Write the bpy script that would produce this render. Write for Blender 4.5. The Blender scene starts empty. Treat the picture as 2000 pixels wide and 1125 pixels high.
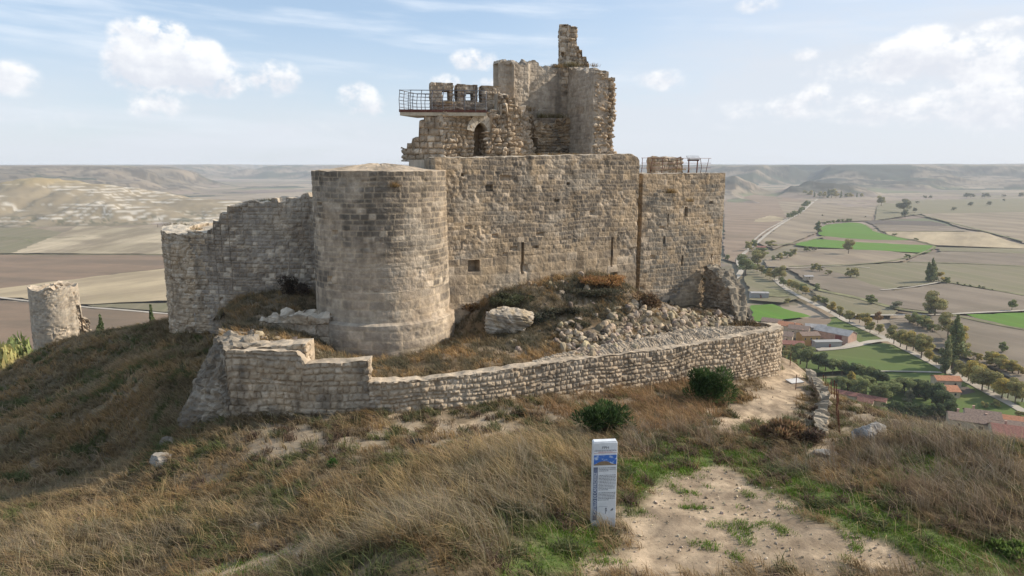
import bpy, math, random
import numpy as np
from mathutils import Vector
random.seed(7); rng = np.random.default_rng(11)
scene = bpy.context.scene
COL = scene.collection
R = math.radians

# ------------------------------------------------------------------ camera, light, exposure
PITCH = R(10.2); FPX = 1333.3
cam_d = bpy.data.cameras.new('camera'); cam = bpy.data.objects.new('camera', cam_d); COL.objects.link(cam)
cam.location = (0, 0, 0); cam.rotation_euler = (R(90) - PITCH, 0, 0)
cam_d.sensor_width = 36; cam_d.lens = 24; cam_d.clip_start = 0.1; cam_d.clip_end = 80000
scene.camera = cam
scene.view_settings.view_transform = 'Standard'; scene.view_settings.look = 'None'
scene.view_settings.exposure = 0.46; scene.view_settings.gamma = 1
scene.cycles.use_denoising = True
scene.cycles.volume_bounces = 3
scene.cycles.max_bounces = 6; scene.cycles.transparent_max_bounces = 12

SUN_EL, SUN_AZ = 30.0, 13.0            # azimuth measured from +X towards +Y
sd = Vector((math.cos(R(SUN_EL)) * math.cos(R(SUN_AZ)), math.cos(R(SUN_EL)) * math.sin(R(SUN_AZ)), math.sin(R(SUN_EL))))
sl = bpy.data.lights.new('sun', 'SUN'); sun = bpy.data.objects.new('sun', sl); COL.objects.link(sun)
sl.energy = 4.0; sl.angle = R(0.6); sl.color = (1.0, 0.90, 0.76)
sun.rotation_euler = sd.to_track_quat('Z', 'Y').to_euler()

def ray(px, py):
    x = (px - 1000) / FPX; v = (py - 562.5) / FPX
    return x, math.cos(PITCH) - math.sin(PITCH) * v, -(math.sin(PITCH) + math.cos(PITCH) * v)
def at(px, py, Y):
    x, h, d = ray(px, py); return (x / h * Y, Y, d / h * Y)
VZ = -110.0
def flat(px, py, z=VZ):
    x, h, d = ray(px, py); t = z / d; return (x * t, h * t)
def azel(px, py):
    x, h, d = ray(px, py); return math.atan2(x, h), math.atan2(d, math.hypot(x, h))

# ------------------------------------------------------------------ world: Nishita sky with cumulus and a thin veil
world = bpy.data.worlds.new('World'); scene.world = world; world.use_nodes = True
class NT:
    def __init__(s, tree): s.t = tree; s.n = tree.nodes; s.l = tree.links
    def new(s, typ, **kw):
        n = s.n.new(typ)
        for k, v in kw.items(): setattr(n, k, v)
        return n
    def put(s, sock, v):
        if v is None: return
        if isinstance(v, bpy.types.NodeSocket): s.l.new(v, sock)
        else: sock.default_value = v
    def m(s, op, a, b=None, c=None, clamp=False):
        n = s.new('ShaderNodeMath', operation=op); n.use_clamp = clamp
        s.put(n.inputs[0], a); s.put(n.inputs[1], b); s.put(n.inputs[2], c); return n.outputs[0]
    def vm(s, op, a, b=None):
        n = s.new('ShaderNodeVectorMath', operation=op); s.put(n.inputs[0], a); s.put(n.inputs[1], b); return n.outputs[0]
    def mix(s, f, a, b, blend='MIX'):
        n = s.new('ShaderNodeMix', data_type='RGBA', blend_type=blend); s.put(n.inputs[0], f); s.put(n.inputs[6], a); s.put(n.inputs[7], b); return n.outputs[2]
    def noise(s, vec, scale, detail=4, rough=.55, dist=0, typ='3D', lac=2.0):
        n = s.new('ShaderNodeTexNoise', noise_dimensions=typ); s.put(n.inputs['Vector'], vec)
        n.inputs['Scale'].default_value = scale; n.inputs['Detail'].default_value = detail; n.inputs['Roughness'].default_value = rough
        n.inputs['Distortion'].default_value = dist; n.inputs['Lacunarity'].default_value = lac; return n.outputs[0]
    def rng(s, v, a, b, c=0.0, d=1.0, smooth=True):
        n = s.new('ShaderNodeMapRange'); n.interpolation_type = 'SMOOTHSTEP' if smooth else 'LINEAR'
        s.put(n.inputs[0], v); n.inputs[1].default_value = a; n.inputs[2].default_value = b; n.inputs[3].default_value = c; n.inputs[4].default_value = d; return n.outputs[0]
    def xyz(s, v): n = s.new('ShaderNodeSeparateXYZ'); s.put(n.inputs[0], v); return n.outputs
    def comb(s, x, y, z=0.0):
        n = s.new('ShaderNodeCombineXYZ'); s.put(n.inputs[0], x); s.put(n.inputs[1], y); s.put(n.inputs[2], z); return n.outputs[0]
w = NT(world.node_tree); w.n.clear()
sky = w.new('ShaderNodeTexSky', sky_type='NISHITA'); sky.sun_disc = False
sky.sun_elevation = R(SUN_EL); sky.sun_rotation = R(90 - SUN_AZ); sky.altitude = 900; sky.air_density = 1.0; sky.dust_density = 1.6; sky.ozone_density = 1.6
tc = w.new('ShaderNodeTexCoord'); gx, gy, gz = w.xyz(tc.outputs['Generated'])
az = w.m('ARCTAN2', gx, gy); el = w.m('ARCSINE', gz)
pv = w.comb(w.m('MULTIPLY', az, 1.0), w.m('MULTIPLY', el, 1.25))
nz = w.noise(pv, 11, 7, .58); nz2 = w.noise(pv, 34, 5, .6)
nz3 = w.noise(pv, 70, 3, .6)
warp = w.m('ADD', w.m('ADD', w.m('MULTIPLY', w.m('SUBTRACT', nz, .5), 3.2), w.m('MULTIPLY', w.m('SUBTRACT', nz2, .5), 2.6)), w.m('MULTIPLY', w.m('SUBTRACT', nz3, .5), 1.2))
CL = [  # px, py, rx, ry, strength
 (262,80,45,38,1.0),(290,62,32,26,1.0),(325,85,45,38,1.0),(375,120,62,44,1.0),(410,140,58,40,1.0),(300,140,80,45,.95),(265,120,52,42,1.0),(430,160,50,30,.85),(340,62,26,20,.8),
 (528,152,56,34,.75),(500,140,30,18,.5),(560,150,30,30,.6),(20,152,46,32,.6),(305,205,60,28,.6),(320,190,25,16,.6),(700,195,42,34,.75),(722,205,36,26,.6),
 (925,118,52,24,.7),(870,165,36,22,.75),(950,165,30,14,.7),(1300,155,60,24,.5),(1595,185,34,22,.85),(1560,205,70,30,.6),
 (1810,100,60,44,.9),(1760,118,80,40,.75),(1870,105,66,44,.8),(1940,130,90,56,.8),(1570,105,34,14,.5),(1960,48,44,14,.6),(1480,10,50,16,.5),(1700,210,90,36,.5),(1850,205,110,44,.6),(1960,200,80,60,.6),
 (60,230,90,30,.3),(1650,140,80,24,.45),(1450,225,110,34,.35),(640,250,120,26,.25)]
D = None; Bt = None
for (px, py, rx, ry, st) in CL:
    a0, e0 = azel(px, py); sx = rx / FPX * 1.0; sy = ry / FPX * 1.0
    dx = w.m('DIVIDE', w.m('SUBTRACT', az, a0), sx); dy = w.m('DIVIDE', w.m('SUBTRACT', el, e0), sy)
    r2 = w.m('ADD', w.m('MULTIPLY', dx, dx), w.m('MULTIPLY', dy, dy))
    f = w.m('MULTIPLY', w.m('MAXIMUM', w.m('SUBTRACT', 1.35, r2), 0.0), st)
    sh = w.m('MULTIPLY', f, w.m('ADD', w.m('MULTIPLY', dy, .9), w.m('MULTIPLY', dx, .25)))
    D = f if D is None else w.m('MAXIMUM', D, f)
    Bt = sh if Bt is None else w.m('ADD', Bt, sh)
dens = w.m('ADD', D, w.m('MULTIPLY', warp, w.m('MULTIPLY', w.m('MINIMUM', D, 1.0), .95)))
mask = w.m('MULTIPLY', w.rng(dens, .20, .95), .88)
shade = w.rng(w.m('ADD', w.m('MULTIPLY', Bt, .8), w.m('MULTIPLY', w.m('SUBTRACT', nz2, .5), 3.0)), -.9, 1.1)
ccol = w.mix(shade, (5.3, 5.5, 6.0, 1), (7.4, 7.4, 7.4, 1))
# cirrus streaks and milky veil towards the horizon and the right
pc = w.comb(w.m('MULTIPLY', az, 1.6), w.m('MULTIPLY', w.m('ADD', el, w.m('MULTIPLY', az, .05)), 14.0))
cir = w.rng(w.noise(pc, 1.6, 6, .55), .46, .74, 0, .75)
veil_n = w.noise(w.comb(w.m('MULTIPLY', az, 1.0), w.m('MULTIPLY', el, 3.0)), 5, 5, .6)
right = w.rng(az, -.1, .55)
ve = w.m('ADD', w.rng(el, .21, .01, 0, .80), w.m('MULTIPLY', right, w.rng(el, .40, .12, 0, .75)))
ve = w.m('MULTIPLY', w.m('ADD', ve, w.m('MULTIPLY', w.m('MULTIPLY', w.m('SUBTRACT', veil_n, .5), 1.4), ve)), 1.0, clamp=True)
base = w.mix(1.0, sky.outputs[0], (1.0, 1.0, 1.02, 1), 'MULTIPLY')
lift = w.mix(.38, base, (4.7, 5.9, 7.2, 1))
c1 = w.mix(cir, lift, (6.6, 7.0, 7.5, 1))
c2 = w.mix(w.m('MINIMUM', ve, .88), c1, (5.15, 5.45, 5.95, 1))
c3 = w.mix(mask, c2, ccol)
low = w.mix(w.rng(el, -.02, -.25), c3, (2.6, 2.3, 2.0, 1))
bg = w.new('ShaderNodeBackground'); w.l.new(low, bg.inputs[0]); bg.inputs[1].default_value = 0.108
wo = w.new('ShaderNodeOutputWorld'); w.l.new(bg.outputs[0], wo.inputs[0])

# ------------------------------------------------------------------ numeric helpers
def hsh(i, j, s):
    x = (np.asarray(i).astype(np.int64) * 374761393 + np.asarray(j).astype(np.int64) * 668265263 + int(s) * 974634777) & 0xffffffff
    x = ((x ^ (x >> 13)) * 1274126177) & 0xffffffff
    x = ((x ^ (x >> 15)) * 2246822519) & 0xffffffff
    return (x ^ (x >> 16)) / 4294967296.0
def n2(x, y, s=0):
    i = np.floor(x); j = np.floor(y); fx = x - i; fy = y - j
    fx = fx * fx * (3 - 2 * fx); fy = fy * fy * (3 - 2 * fy)
    a = hsh(i, j, s); b = hsh(i + 1, j, s); c = hsh(i, j + 1, s); d = hsh(i + 1, j + 1, s)
    return (a + (b - a) * fx) * (1 - fy) + (c + (d - c) * fx) * fy
def fbm(x, y, s=0, o=4):
    r = 0; a = .5; t = 0
    for k in range(o):
        r = r + a * n2(x * 2 ** k + 17.3 * k, y * 2 ** k - 9.1 * k, s + k); t += a; a *= .5
    return r / t
def n3(p, s=0):
    return (n2(p[..., 0] + 3.1 * p[..., 2], p[..., 1] - 1.7 * p[..., 2], s) + n2(p[..., 1] + 11.2, p[..., 2] * 1.3 + 2.7 * p[..., 0], s + 5)) * .5
def sst(a, b, x):
    t = np.clip((x - a) / (b - a), 0, 1); return t * t * (3 - 2 * t)
def pip(x, y, poly):
    x = np.asarray(x); y = np.asarray(y); r = np.zeros(x.shape, bool); n = len(poly)
    for k in range(n):
        x1, y1 = poly[k][:2]; x2, y2 = poly[(k + 1) % n][:2]
        c = ((y1 > y) != (y2 > y)) & (x < (x2 - x1) * (y - y1) / ((y2 - y1) if y2 != y1 else 1e-9) + x1)
        r ^= c
    return r
def pdist(x, y, poly, closed=True):
    x = np.asarray(x, float); y = np.asarray(y, float); best = np.full(x.shape, 1e9); n = len(poly)
    nx = np.zeros(x.shape); ny = np.zeros(x.shape)
    for k in range(n if closed else n - 1):
        x1, y1 = poly[k][:2]; x2, y2 = poly[(k + 1) % n][:2]
        L = (x2 - x1) ** 2 + (y2 - y1) ** 2 + 1e-12
        t = np.clip(((x - x1) * (x2 - x1) + (y - y1) * (y2 - y1)) / L, 0, 1)
        qx = x1 + t * (x2 - x1); qy = y1 + t * (y2 - y1); d = np.hypot(x - qx, y - qy)
        m = d < best; best = np.where(m, d, best); nx = np.where(m, qx, nx); ny = np.where(m, qy, ny)
    return best, nx, ny
class RBF:
    def __init__(s, pts):
        P = np.array(pts, float); s.P = P[:, :2]; n = len(P)
        A = np.sqrt(((s.P[:, None] - s.P[None]) ** 2).sum(-1) + .6)
        M = np.zeros((n + 1, n + 1)); M[:n, :n] = A + np.eye(n) * -.02; M[:n, n] = 1; M[n, :n] = 1
        s.w = np.linalg.solve(M, np.append(P[:, 2], 0))
    def __call__(s, x, y):
        x = np.asarray(x, float); sh = x.shape; q = np.stack([x.ravel(), np.asarray(y, float).ravel()], -1); out = np.empty(len(q))
        for i in range(0, len(q), 40000):
            out[i:i + 40000] = np.sqrt(((q[i:i + 40000, None] - s.P[None]) ** 2).sum(-1) + .6) @ s.w[:-1] + s.w[-1]
        return out.reshape(sh)

# ------------------------------------------------------------------ object helpers
def tag(o, label=None, cat=None, group=None, kind=None):
    if label: o['label'] = label
    if cat: o['category'] = cat
    if group: o['group'] = group
    if kind: o['kind'] = kind
    return o
def empty(name, loc=(0, 0, 0), label=None, cat=None, group=None, rz=0):
    o = bpy.data.objects.new(name, None); COL.objects.link(o); o.location = loc; o.rotation_euler = (0, 0, rz); o.empty_display_size = .2
    return tag(o, label, cat, group)
def mesh(name, V, F, mat=None, parent=None, col=None, smooth=False, loc=None, fcol=None):
    """F: list of integer arrays (n,k), k = 3 or 4 (or a list of index lists)."""
    me = bpy.data.meshes.new(name); V = np.ascontiguousarray(V, dtype=np.float32)
    if loc is not None: V = V - np.array(loc, np.float32)
    if isinstance(F, np.ndarray): F = [F]
    if len(F) and isinstance(F[0], (list, tuple)) : 
        sizes = np.array([len(f) for f in F]); li = np.array([i for f in F for i in f])
    else:
        F = [f for f in F if len(f)]
        sizes = np.concatenate([np.full(len(f), f.shape[1]) for f in F]); li = np.concatenate([f.ravel() for f in F])
    me.vertices.add(len(V)); me.vertices.foreach_set('co', V.ravel())
    me.loops.add(len(li)); me.loops.foreach_set('vertex_index', li.astype(np.int32))
    me.polygons.add(len(sizes)); st = np.concatenate([[0], np.cumsum(sizes)[:-1]])
    me.polygons.foreach_set('loop_start', st.astype(np.int32))
    me.update(calc_edges=True)
    me.polygons.foreach_set('use_smooth', np.full(len(sizes), bool(smooth)))
    if col is not None:
        c = np.ones((len(V), 4), np.float32); c[:, :3] = col
        ca = me.color_attributes.new('Col', 'FLOAT_COLOR', 'POINT'); ca.data.foreach_set('color', c.ravel())
    if mat: me.materials.append(mat)
    me.update(); o = bpy.data.objects.new(name, me); COL.objects.link(o)
    if parent: o.parent = parent
    if loc is not None: o.location = loc
    return o
def gridF(nu, nv, flip=False):
    i = np.arange(nu - 1)[:, None] * nv + np.arange(nv - 1)[None]; i = i.ravel()
    f = np.stack([i, i + nv, i + nv + 1, i + 1], -1)
    return f[:, ::-1] if flip else f
class MB:
    """collects boxes, tubes and prisms and links them as one mesh"""
    def __init__(s): s.v = []; s.f = []
    def add(s, V, F):
        o = len(s.v); s.v += [tuple(map(float, v)) for v in V]; s.f += [[i + o for i in f] for f in F]; return s
    def box(s, c, d, rz=0, rx=0, ry=0, top=1.0):
        from mathutils import Euler
        m = Euler((rx, ry, rz)).to_matrix(); V = []
        for z in (-1, 1):
            k = top if z > 0 else 1
            for x, y in ((-1, -1), (1, -1), (1, 1), (-1, 1)):
                V.append(m @ Vector((x * d[0] / 2 * k, y * d[1] / 2 * k, z * d[2] / 2)) + Vector(c))
        return s.add(V, [[3, 2, 1, 0], [4, 5, 6, 7], [0, 1, 5, 4], [1, 2, 6, 5], [2, 3, 7, 6], [3, 0, 4, 7]])
    def tube(s, pts, r, n=6):
        P = [Vector(p) for p in pts]; rr = r if isinstance(r, (list, tuple)) else [r] * len(P); V = []; F = []
        for k, p in enumerate(P):
            d = (P[min(k + 1, len(P) - 1)] - P[max(k - 1, 0)]).normalized(); a = d.orthogonal().normalized(); b = d.cross(a)
            V += [p + (a * math.cos(2 * math.pi * j / n) + b * math.sin(2 * math.pi * j / n)) * rr[k] for j in range(n)]
        for k in range(len(P) - 1):
            F += [[k * n + j, k * n + (j + 1) % n, (k + 1) * n + (j + 1) % n, (k + 1) * n + j] for j in range(n)]
        F += [list(range(n))[::-1], [(len(P) - 1) * n + j for j in range(n)]]
        return s.add(V, F)
    def prism(s, poly, z0, z1):
        n = len(poly); V = [(x, y, z0) for x, y in poly] + [(x, y, z1) for x, y in poly]
        return s.add(V, [list(range(n))[::-1], list(range(n, 2 * n))] + [[j, (j + 1) % n, n + (j + 1) % n, n + j] for j in range(n)])
    def build(s, name, mat, parent=None, bevel=0, smooth=False, loc=None):
        o = mesh(name, np.array(s.v), s.f, mat, parent, smooth=smooth, loc=loc)
        if bevel:
            b = o.modifiers.new('bevel', 'BEVEL'); b.width = bevel; b.segments = 2; b.limit_method = 'ANGLE'
        return o

# ------------------------------------------------------------------ materials
def mat_new(name):
    m = bpy.data.materials.new(name); m.use_nodes = True; n = NT(m.node_tree); n.n.clear()
    b = n.new('ShaderNodeBsdfPrincipled'); o = n.new('ShaderNodeOutputMaterial'); n.l.new(b.outputs[0], o.inputs[0]); b.inputs['Specular IOR Level'].default_value = .2
    return m, n, b, o
def bump(n, b, h, strength, dist):
    k = n.new('ShaderNodeBump'); k.inputs['Strength'].default_value = strength; k.inputs['Distance'].default_value = dist
    n.put(k.inputs['Height'], h); n.l.new(k.outputs[0], b.inputs['Normal'])
def m_col(name, var=.25, scale=6, rough=.92, bstr=.5, bdist=.03, bscale=30, tint=(1, 1, 1), transl=0):
    """material driven by the per-vertex colour of the thing itself, with fine procedural variation"""
    m, n, b, o = mat_new(name); a = n.new('ShaderNodeVertexColor', layer_name='Col'); g = n.new('ShaderNodeTexCoord').outputs['Object']
    f = n.m('ADD', n.rng(n.noise(g, scale, 6, .65), .25, .75, 1 - var, 1 + var), n.m('MULTIPLY', n.m('SUBTRACT', n.noise(g, scale * 6, 4, .7), .5), var * 1.4))
    c = n.vm('MULTIPLY', a.outputs[0], n.comb(n.m('MULTIPLY', f, tint[0]), n.m('MULTIPLY', f, tint[1]), n.m('MULTIPLY', f, tint[2])))
    n.l.new(c, b.inputs['Base Color']); b.inputs['Roughness'].default_value = rough
    if bstr: bump(n, b, n.noise(g, bscale, 5, .7), bstr, bdist)
    if transl:
        t = n.new('ShaderNodeBsdfTranslucent'); n.l.new(c, t.inputs[0]); x = n.new('ShaderNodeMixShader'); x.inputs[0].default_value = transl
        n.l.new(b.outputs[0], x.inputs[1]); n.l.new(t.outputs[0], x.inputs[2]); n.l.new(x.outputs[0], o.inputs[0])
    return m
def m_flat(name, c, rough=.6, metal=0, var=.12, scale=4, bstr=0, bdist=.01, bscale=20, c2=None):
    m, n, b, o = mat_new(name); g = n.new('ShaderNodeTexCoord').outputs['Object']
    c2 = c2 or tuple(x * .7 for x in c); f = n.rng(n.noise(g, scale, 5, .65), .3, .72)
    n.l.new(n.mix(f, (*[min(1, x * (1 + var)) for x in c], 1), (*[x * (1 - var) if c2 is None else (x * (1 - var) * .5 + y * .5) for x, y in zip(c, c2)], 1)), b.inputs['Base Color'])
    b.inputs['Roughness'].default_value = rough; b.inputs['Metallic'].default_value = metal
    if bstr: bump(n, b, n.noise(g, bscale, 5, .65), bstr, bdist)
    return m
M_STONE = m_col('limestone', .22, 3.0, .95, .7, .035, 14)
M_RUBBLE = m_col('rubble stone', .25, 4.0, .95, .6, .03, 16)
M_GROUND = m_col('soil', .30, 2.2, .97, .6, .04, 9)
M_GRASS = m_col('grass blades', .16, 1.0, .8, 0, 0, 1, transl=.3)
M_LEAF = m_col('leaves', .15, .4, .75, 0, 0, 1, transl=.32)
M_BARK = m_flat('bark', (.12, .09, .065), .9, bstr=.5, bdist=.03, bscale=10)
M_TWIG = m_flat('dry twigs', (.22, .15, .10), .9)
M_RUST = m_flat('rusted steel', (.13, .055, .04), .6, .4, .3, 8)
M_STEEL = m_flat('grey steel', (.16, .16, .17), .45, .7)
M_CONC = m_flat('concrete', (.46, .40, .30), .9, bstr=.3)
M_WHITE = m_flat('white enamel', (.74, .76, .77), .35, 0, .04)
# ------------------------------------------------------------------ ground: the castle hill
OUT = [  # outside the retaining wall: pixel, distance
 (1400,1125,12.1),(1177,1027,14),(1900,1000,14.8),(1700,852,21),(2000,872,19),(1550,1000,14.6),(1300,900,18.5),(1500,900,19),(1250,850,21),
 (1000,1100,11.6),(850,1060,11.4),(760,1080,11.3),(1000,975,14.2),(1100,905,16.6),(620,1108,13.2),(900,930,16.6),(800,960,16.8),(700,1020,15.6),(400,1115,14.8),(0,1125,16),
 (0,1010,20.8),(0,900,28),(0,820,34),(0,752,40),(180,830,29),(180,740,37),(180,652,46),(75,688,43),(310,632,42),(250,900,27.5),(325,800,28),
 (120,1000,21),(250,965,21.4),(310,915,22.2),(360,880,23.4),(430,832,24.6),(380,850,24.9),(400,826,25.4),(350,792,27.8),(320,752,29.6),(340,700,33),(420,630,38),
 (600,900,20.5),(500,1000,17.5),(300,1040,18),(800,860,22),(725,806,24.5),(850,798,25.1),(1000,850,22.5),(1110,770,27.2),(1300,753,29.9),(1520,741,33),
 (1200,800,25.5),(1380,800,26),(1440,832,24),(1540,702,37),(1560,735,34.5),(1590,742,33.4),(1610,800,27.6),(1575,850,24.2),(1640,775,33.2),(1700,802,29.5),(1640,860,22.8),(1800,828,25)]
OP = [at(*p) for p in OUT] + [(0, 34, -10.6), (-6, 31, -10), (4, 40, -9.5), (-12, 32, -9.9), (-16, 36, -9.4), (8, 42, -10), (14.5, 42, -13), (10, 50, -13), (0, 52, -12), (-14, 46, -11), (-20, 46, -10.5),
 (0, 5, -7.7), (8, 6, -8.2), (-8, 6, -8.4), (-18, 8, -10.6), (16, 8, -9.2), (0, -10, -8), (17, 13, -9.0), (-28, 16, -13.5), (-34, 30, -14.5), (-38, 42, -16), (-24, 54, -14.5), (19.5, 31, -14), (19, 24, -11.3), (21, 40, -17)]
rbO = RBF(OP)
CORE = [(-42, -12), (-42, 42), (-34, 47), (-24, 52), (-10, 53), (6, 51), (14, 46), (18.5, 42), (18, 34), (17.5, 28), (18.5, 22), (19, 12), (19, -12)]
def hill(x, y):
    x = np.asarray(x, float); y = np.asarray(y, float)
    d, qx, qy = pdist(x, y, CORE); ins = pip(x, y, CORE)
    d = np.where(ins, 0, d); qx = np.where(ins, x, qx); qy = np.where(ins, y, qy)
    z = rbO(qx, qy); far = 1 - np.exp(-d / 6)
    z = z - d * .62 - far * .6 + far * 5 * (fbm(x / 26, y / 26, 3, 4) - .5) + (fbm(x / 2.6, y / 2.6, 21, 3) - .5) * .32
    return np.where(z < VZ - 1, VZ - 1.5, z)
# terrace held up by the low wall
TIN = [(850,738,25.6),(725,742,25.2),(1110,708,27.7),(1300,672,30.9),(1490,648,34.2),(430,692,25.2),(470,680,26.6),(560,690,26.2),(640,705,26.5),(750,698,29.8),(680,700,29.6),(885,652,32.6),(905,640,32.8),(920,680,29.8),
 (950,592,33.4),(1000,578,33.6),(1050,590,33.2),(990,655,31.2),(930,660,31),(1060,655,31),(1110,560,34.4),(1150,550,35.2),(1200,546,35.8),(1250,575,36.4),(1290,600,36.6),(1340,606,38.6),(1390,615,37.6),(1460,640,36),
 (1100,640,31.6),(1180,610,33.2),(1250,625,33.4),(1180,662,30.6),(1400,656,33.6),(1320,652,32.6),(1000,692,29),(850,700,28),(500,641,30),(560,592,34),(440,602,35.6),(425,642,29),(600,572,35.4),(600,665,29),(370,650,32.5),(345,690,30.8)]
TP = [at(*p) for p in TIN] + [(-17, 37, -8.7), (-20, 39, -9.8), (-19, 34, -10.4), (0, 42, -7), (8, 44, -8), (14.5, 38, -9), (15.5, 36, -9.6), (-16.5, 33, -10.6), (-15, 30, -10.2)]
rbT = RBF(TP)
TERR = [(-10.4, 25.0), (-5.3, 24.8), (-3, 25.5), (2.2, 27.6), (7.3, 30.2), (13.2, 33.4), (14.2, 34.6), (14.3, 38), (12.6, 42.5), (2, 42), (-17, 42), (-17.5, 38), (-15.2, 34.5), (-13.2, 31), (-12.2, 27.6)]
def terr(x, y): return rbT(x, y) + (fbm(np.asarray(x) / 1.4, np.asarray(y) / 1.4, 5, 4) - .5) * .30
def ground(x, y):
    h = hill(x, y); return np.where(pip(x, y, TERR), np.maximum(h, terr(x, y)), h)
def hit(px, py):
    x, h, d = ray(px, py); t = np.linspace(8, 60, 1400); g = ground(x / 1 * t / 1, h * t); f = d * t - g
    k = np.argmax(f < 0) if (f < 0).any() and f[0] > 0 else np.argmin(f); return (x * t[k], h * t[k])
def region(pts): return [hit(*p) for p in pts]
DIRT = region([(1232,1000),(1290,955),(1385,905),(1425,915),(1500,965),(1580,1010),(1660,1045),(1790,1085),(1860,1124),(1120,1124),(1210,1060)])
PATH = region([(1385,856),(1432,800),(1475,762),(1508,735),(1530,700),(1560,712),(1590,745),(1572,790),(1540,815),(1565,850),(1600,890),(1585,880),(1540,850),(1500,822),(1455,838)])
TRACK = region([(300,1124),(420,1106),(520,1085),(640,1055),(605,1085),(560,1100),(470,1124)])
GREEN = region([(1205,905),(1260,875),(1330,862),(1500,886),(1580,940),(1720,975),(1770,1020),(1900,1050),(1999,1060),(1999,1124),(1860,1124),(1780,1080),(1640,1035),(1570,1000),(1480,950),(1410,912),(1340,945),(1260,985),(1225,1005)])
GREEN2 = region([(400,1124),(520,1085),(600,1050),(690,1025),(650,1040),(590,1075),(520,1105),(480,1124)])
GREEN3 = region([(1000,1124),(1040,1040),(1130,1012),(1200,1040),(1165,1090),(1130,1124)])
GREEN4 = region([(1455,842),(1510,815),(1530,822),(1510,850),(1480,870),(1455,862)]); GREEN5 = region([(1760,910),(1830,880),(1860,900),(1830,925),(1760,935)])
BARE = region([(780,800),(900,775),(1010,790),(1000,850),(880,860),(800,840)])
MOUND = region([(590,1124),(600,1060),(700,990),(800,930),(900,890),(1150,870),(1165,960),(1165,1020),(1050,1050),(1000,1124)])
WEEDS = region([(1210,860),(1300,830),(1400,850),(1480,870),(1600,900),(1640,870),(1760,840),(1900,830),(1999,860),(1999,1050),(1860,1040),(1760,1000),(1700,965),(1560,925),(1480,890),(1330,870),(1230,890)])
def soft(x, y, poly, e=.35, s=0):
    d, _, _ = pdist(x, y, poly); d = np.where(pip(x, y, poly), d, -d)
    return sst(-e, e, d + (fbm(x * 1.3, y * 1.3, 40 + s, 4) - .5) * 1.7)
def pix(x, y, z):
    c, s = math.cos(PITCH), math.sin(PITCH); dep = y * c - z * s; up = y * s + z * c
    return 1000 + FPX * x / dep, 562.5 - FPX * up / dep
SOIL = np.array([.22, .165, .105]); DRY = np.array([.15, .11, .06]); PALE = np.array([.44, .335, .225]); GRN = np.array([.10, .15, .035]); DARKG = np.array([.075, .065, .035])
def mixc(a, b, t): return a * (1 - t[..., None]) + b * t[..., None]
def ground_col(x, y):
    n = fbm(x / 1.1, y / 1.1, 8, 5); c = mixc(np.broadcast_to(DRY, x.shape + (3,)), SOIL, sst(.42, .62, n)); c = mixc(c, DARKG, sst(.45, .7, fbm(x / 3, y / 3, 12, 4)) * .6)
    c = mixc(c, PALE * .95, soft(x, y, BARE, .9, 1) * sst(.38, .58, fbm(x * 1.2, y * 1.2, 15, 4)))
    g = np.maximum.reduce([soft(x, y, GREEN, .5, 2), soft(x, y, GREEN2, .3, 3), soft(x, y, GREEN3, .5, 4), soft(x, y, GREEN4, .3, 5), soft(x, y, GREEN5, .5, 5)])
    c = mixc(c, GRN, g * .9)
    d = np.maximum.reduce([soft(x, y, DIRT, .35, 6), soft(x, y, PATH, .2, 7), soft(x, y, TRACK, .3, 8)])
    pv = mixc(np.broadcast_to(PALE, x.shape + (3,)), np.array([.27, .205, .14]), sst(.38, .62, fbm(x * 1.1, y * 1.1, 19, 5)) * .85); pv = mixc(pv, np.array([.20, .145, .095]), sst(.52, .66, fbm(x * 3.1, y * 3.1, 29, 5)) * .55)
    mid = sst(19, 22, y) * (1 - sst(30, 33, y)) * sst(-11, -8, x) * (1 - g); c = mixc(c, np.array([.36, .285, .20]), mid * .75 * sst(.42, .58, fbm(x / .9, y / .9, 141, 5)))
    return mixc(c, pv, d), d, g
def axis(segs):
    out = []
    for a, b, s0, s1 in segs:
        x = a
        while x < b: out.append(x); t = (x - a) / (b - a); x += s0 + (s1 - s0) * t
    return np.array(out + [segs[-1][1]])
ax = axis([(-420, -60, 14, 2.5), (-60, -36, 2, .5), (-36, -16, .4, .16), (-16, 19, .13, .13), (19, 30, .2, 1), (30, 90, 1.2, 5), (90, 420, 6, 16)])
ay = axis([(-300, -12, 16, 1.5), (-12, 9, 1.2, .2), (9, 30, .12, .16), (30, 54, .2, .35), (54, 80, .5, 2), (80, 420, 2.5, 16)])
X, Y = np.meshgrid(ax, ay, indexing='ij'); Z = hill(X, Y); C, dmask, gmask = ground_col(X, Y)
Z = Z + (fbm(X * 2.3, Y * 2.3, 33, 4) - .5) * (.13 - .05 * dmask) * (np.abs(X) < 60)
Z = np.where((pip(X, Y, [(-9.5, 26.5), (-5, 26), (2, 29), (12, 34.5), (12.5, 39), (-9.5, 36)])) , np.minimum(Z, -9.5), Z)
hill_o = mesh('castle_hill', np.stack([X, Y, Z], -1).reshape(-1, 3), gridF(len(ax), len(ay)), M_GROUND, col=C.reshape(-1, 3) , smooth=True)
tag(hill_o, 'dry grassy castle hill with a pale gravel path and worn patch', kind='structure')
tx = np.arange(-22, 14.6, .13); ty = np.arange(24.6, 43, .13); X, Y = np.meshgrid(tx, ty, indexing='ij')
Z = terr(X, Y); ins = pip(X, Y, TERR)
n = fbm(X / .9, Y / .9, 61, 5); C = mixc(np.broadcast_to(np.array([.17, .12, .07]), X.shape + (3,)), np.array([.28, .215, .145]), sst(.45, .66, n)); C = mixc(C, np.array([.08, .075, .05]), sst(.46, .66, fbm(X / 1.6, Y / 1.6, 64, 4)) * .7)
Z += (fbm(X * 2.1, Y * 2.1, 66, 4) - .5) * .2
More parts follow.
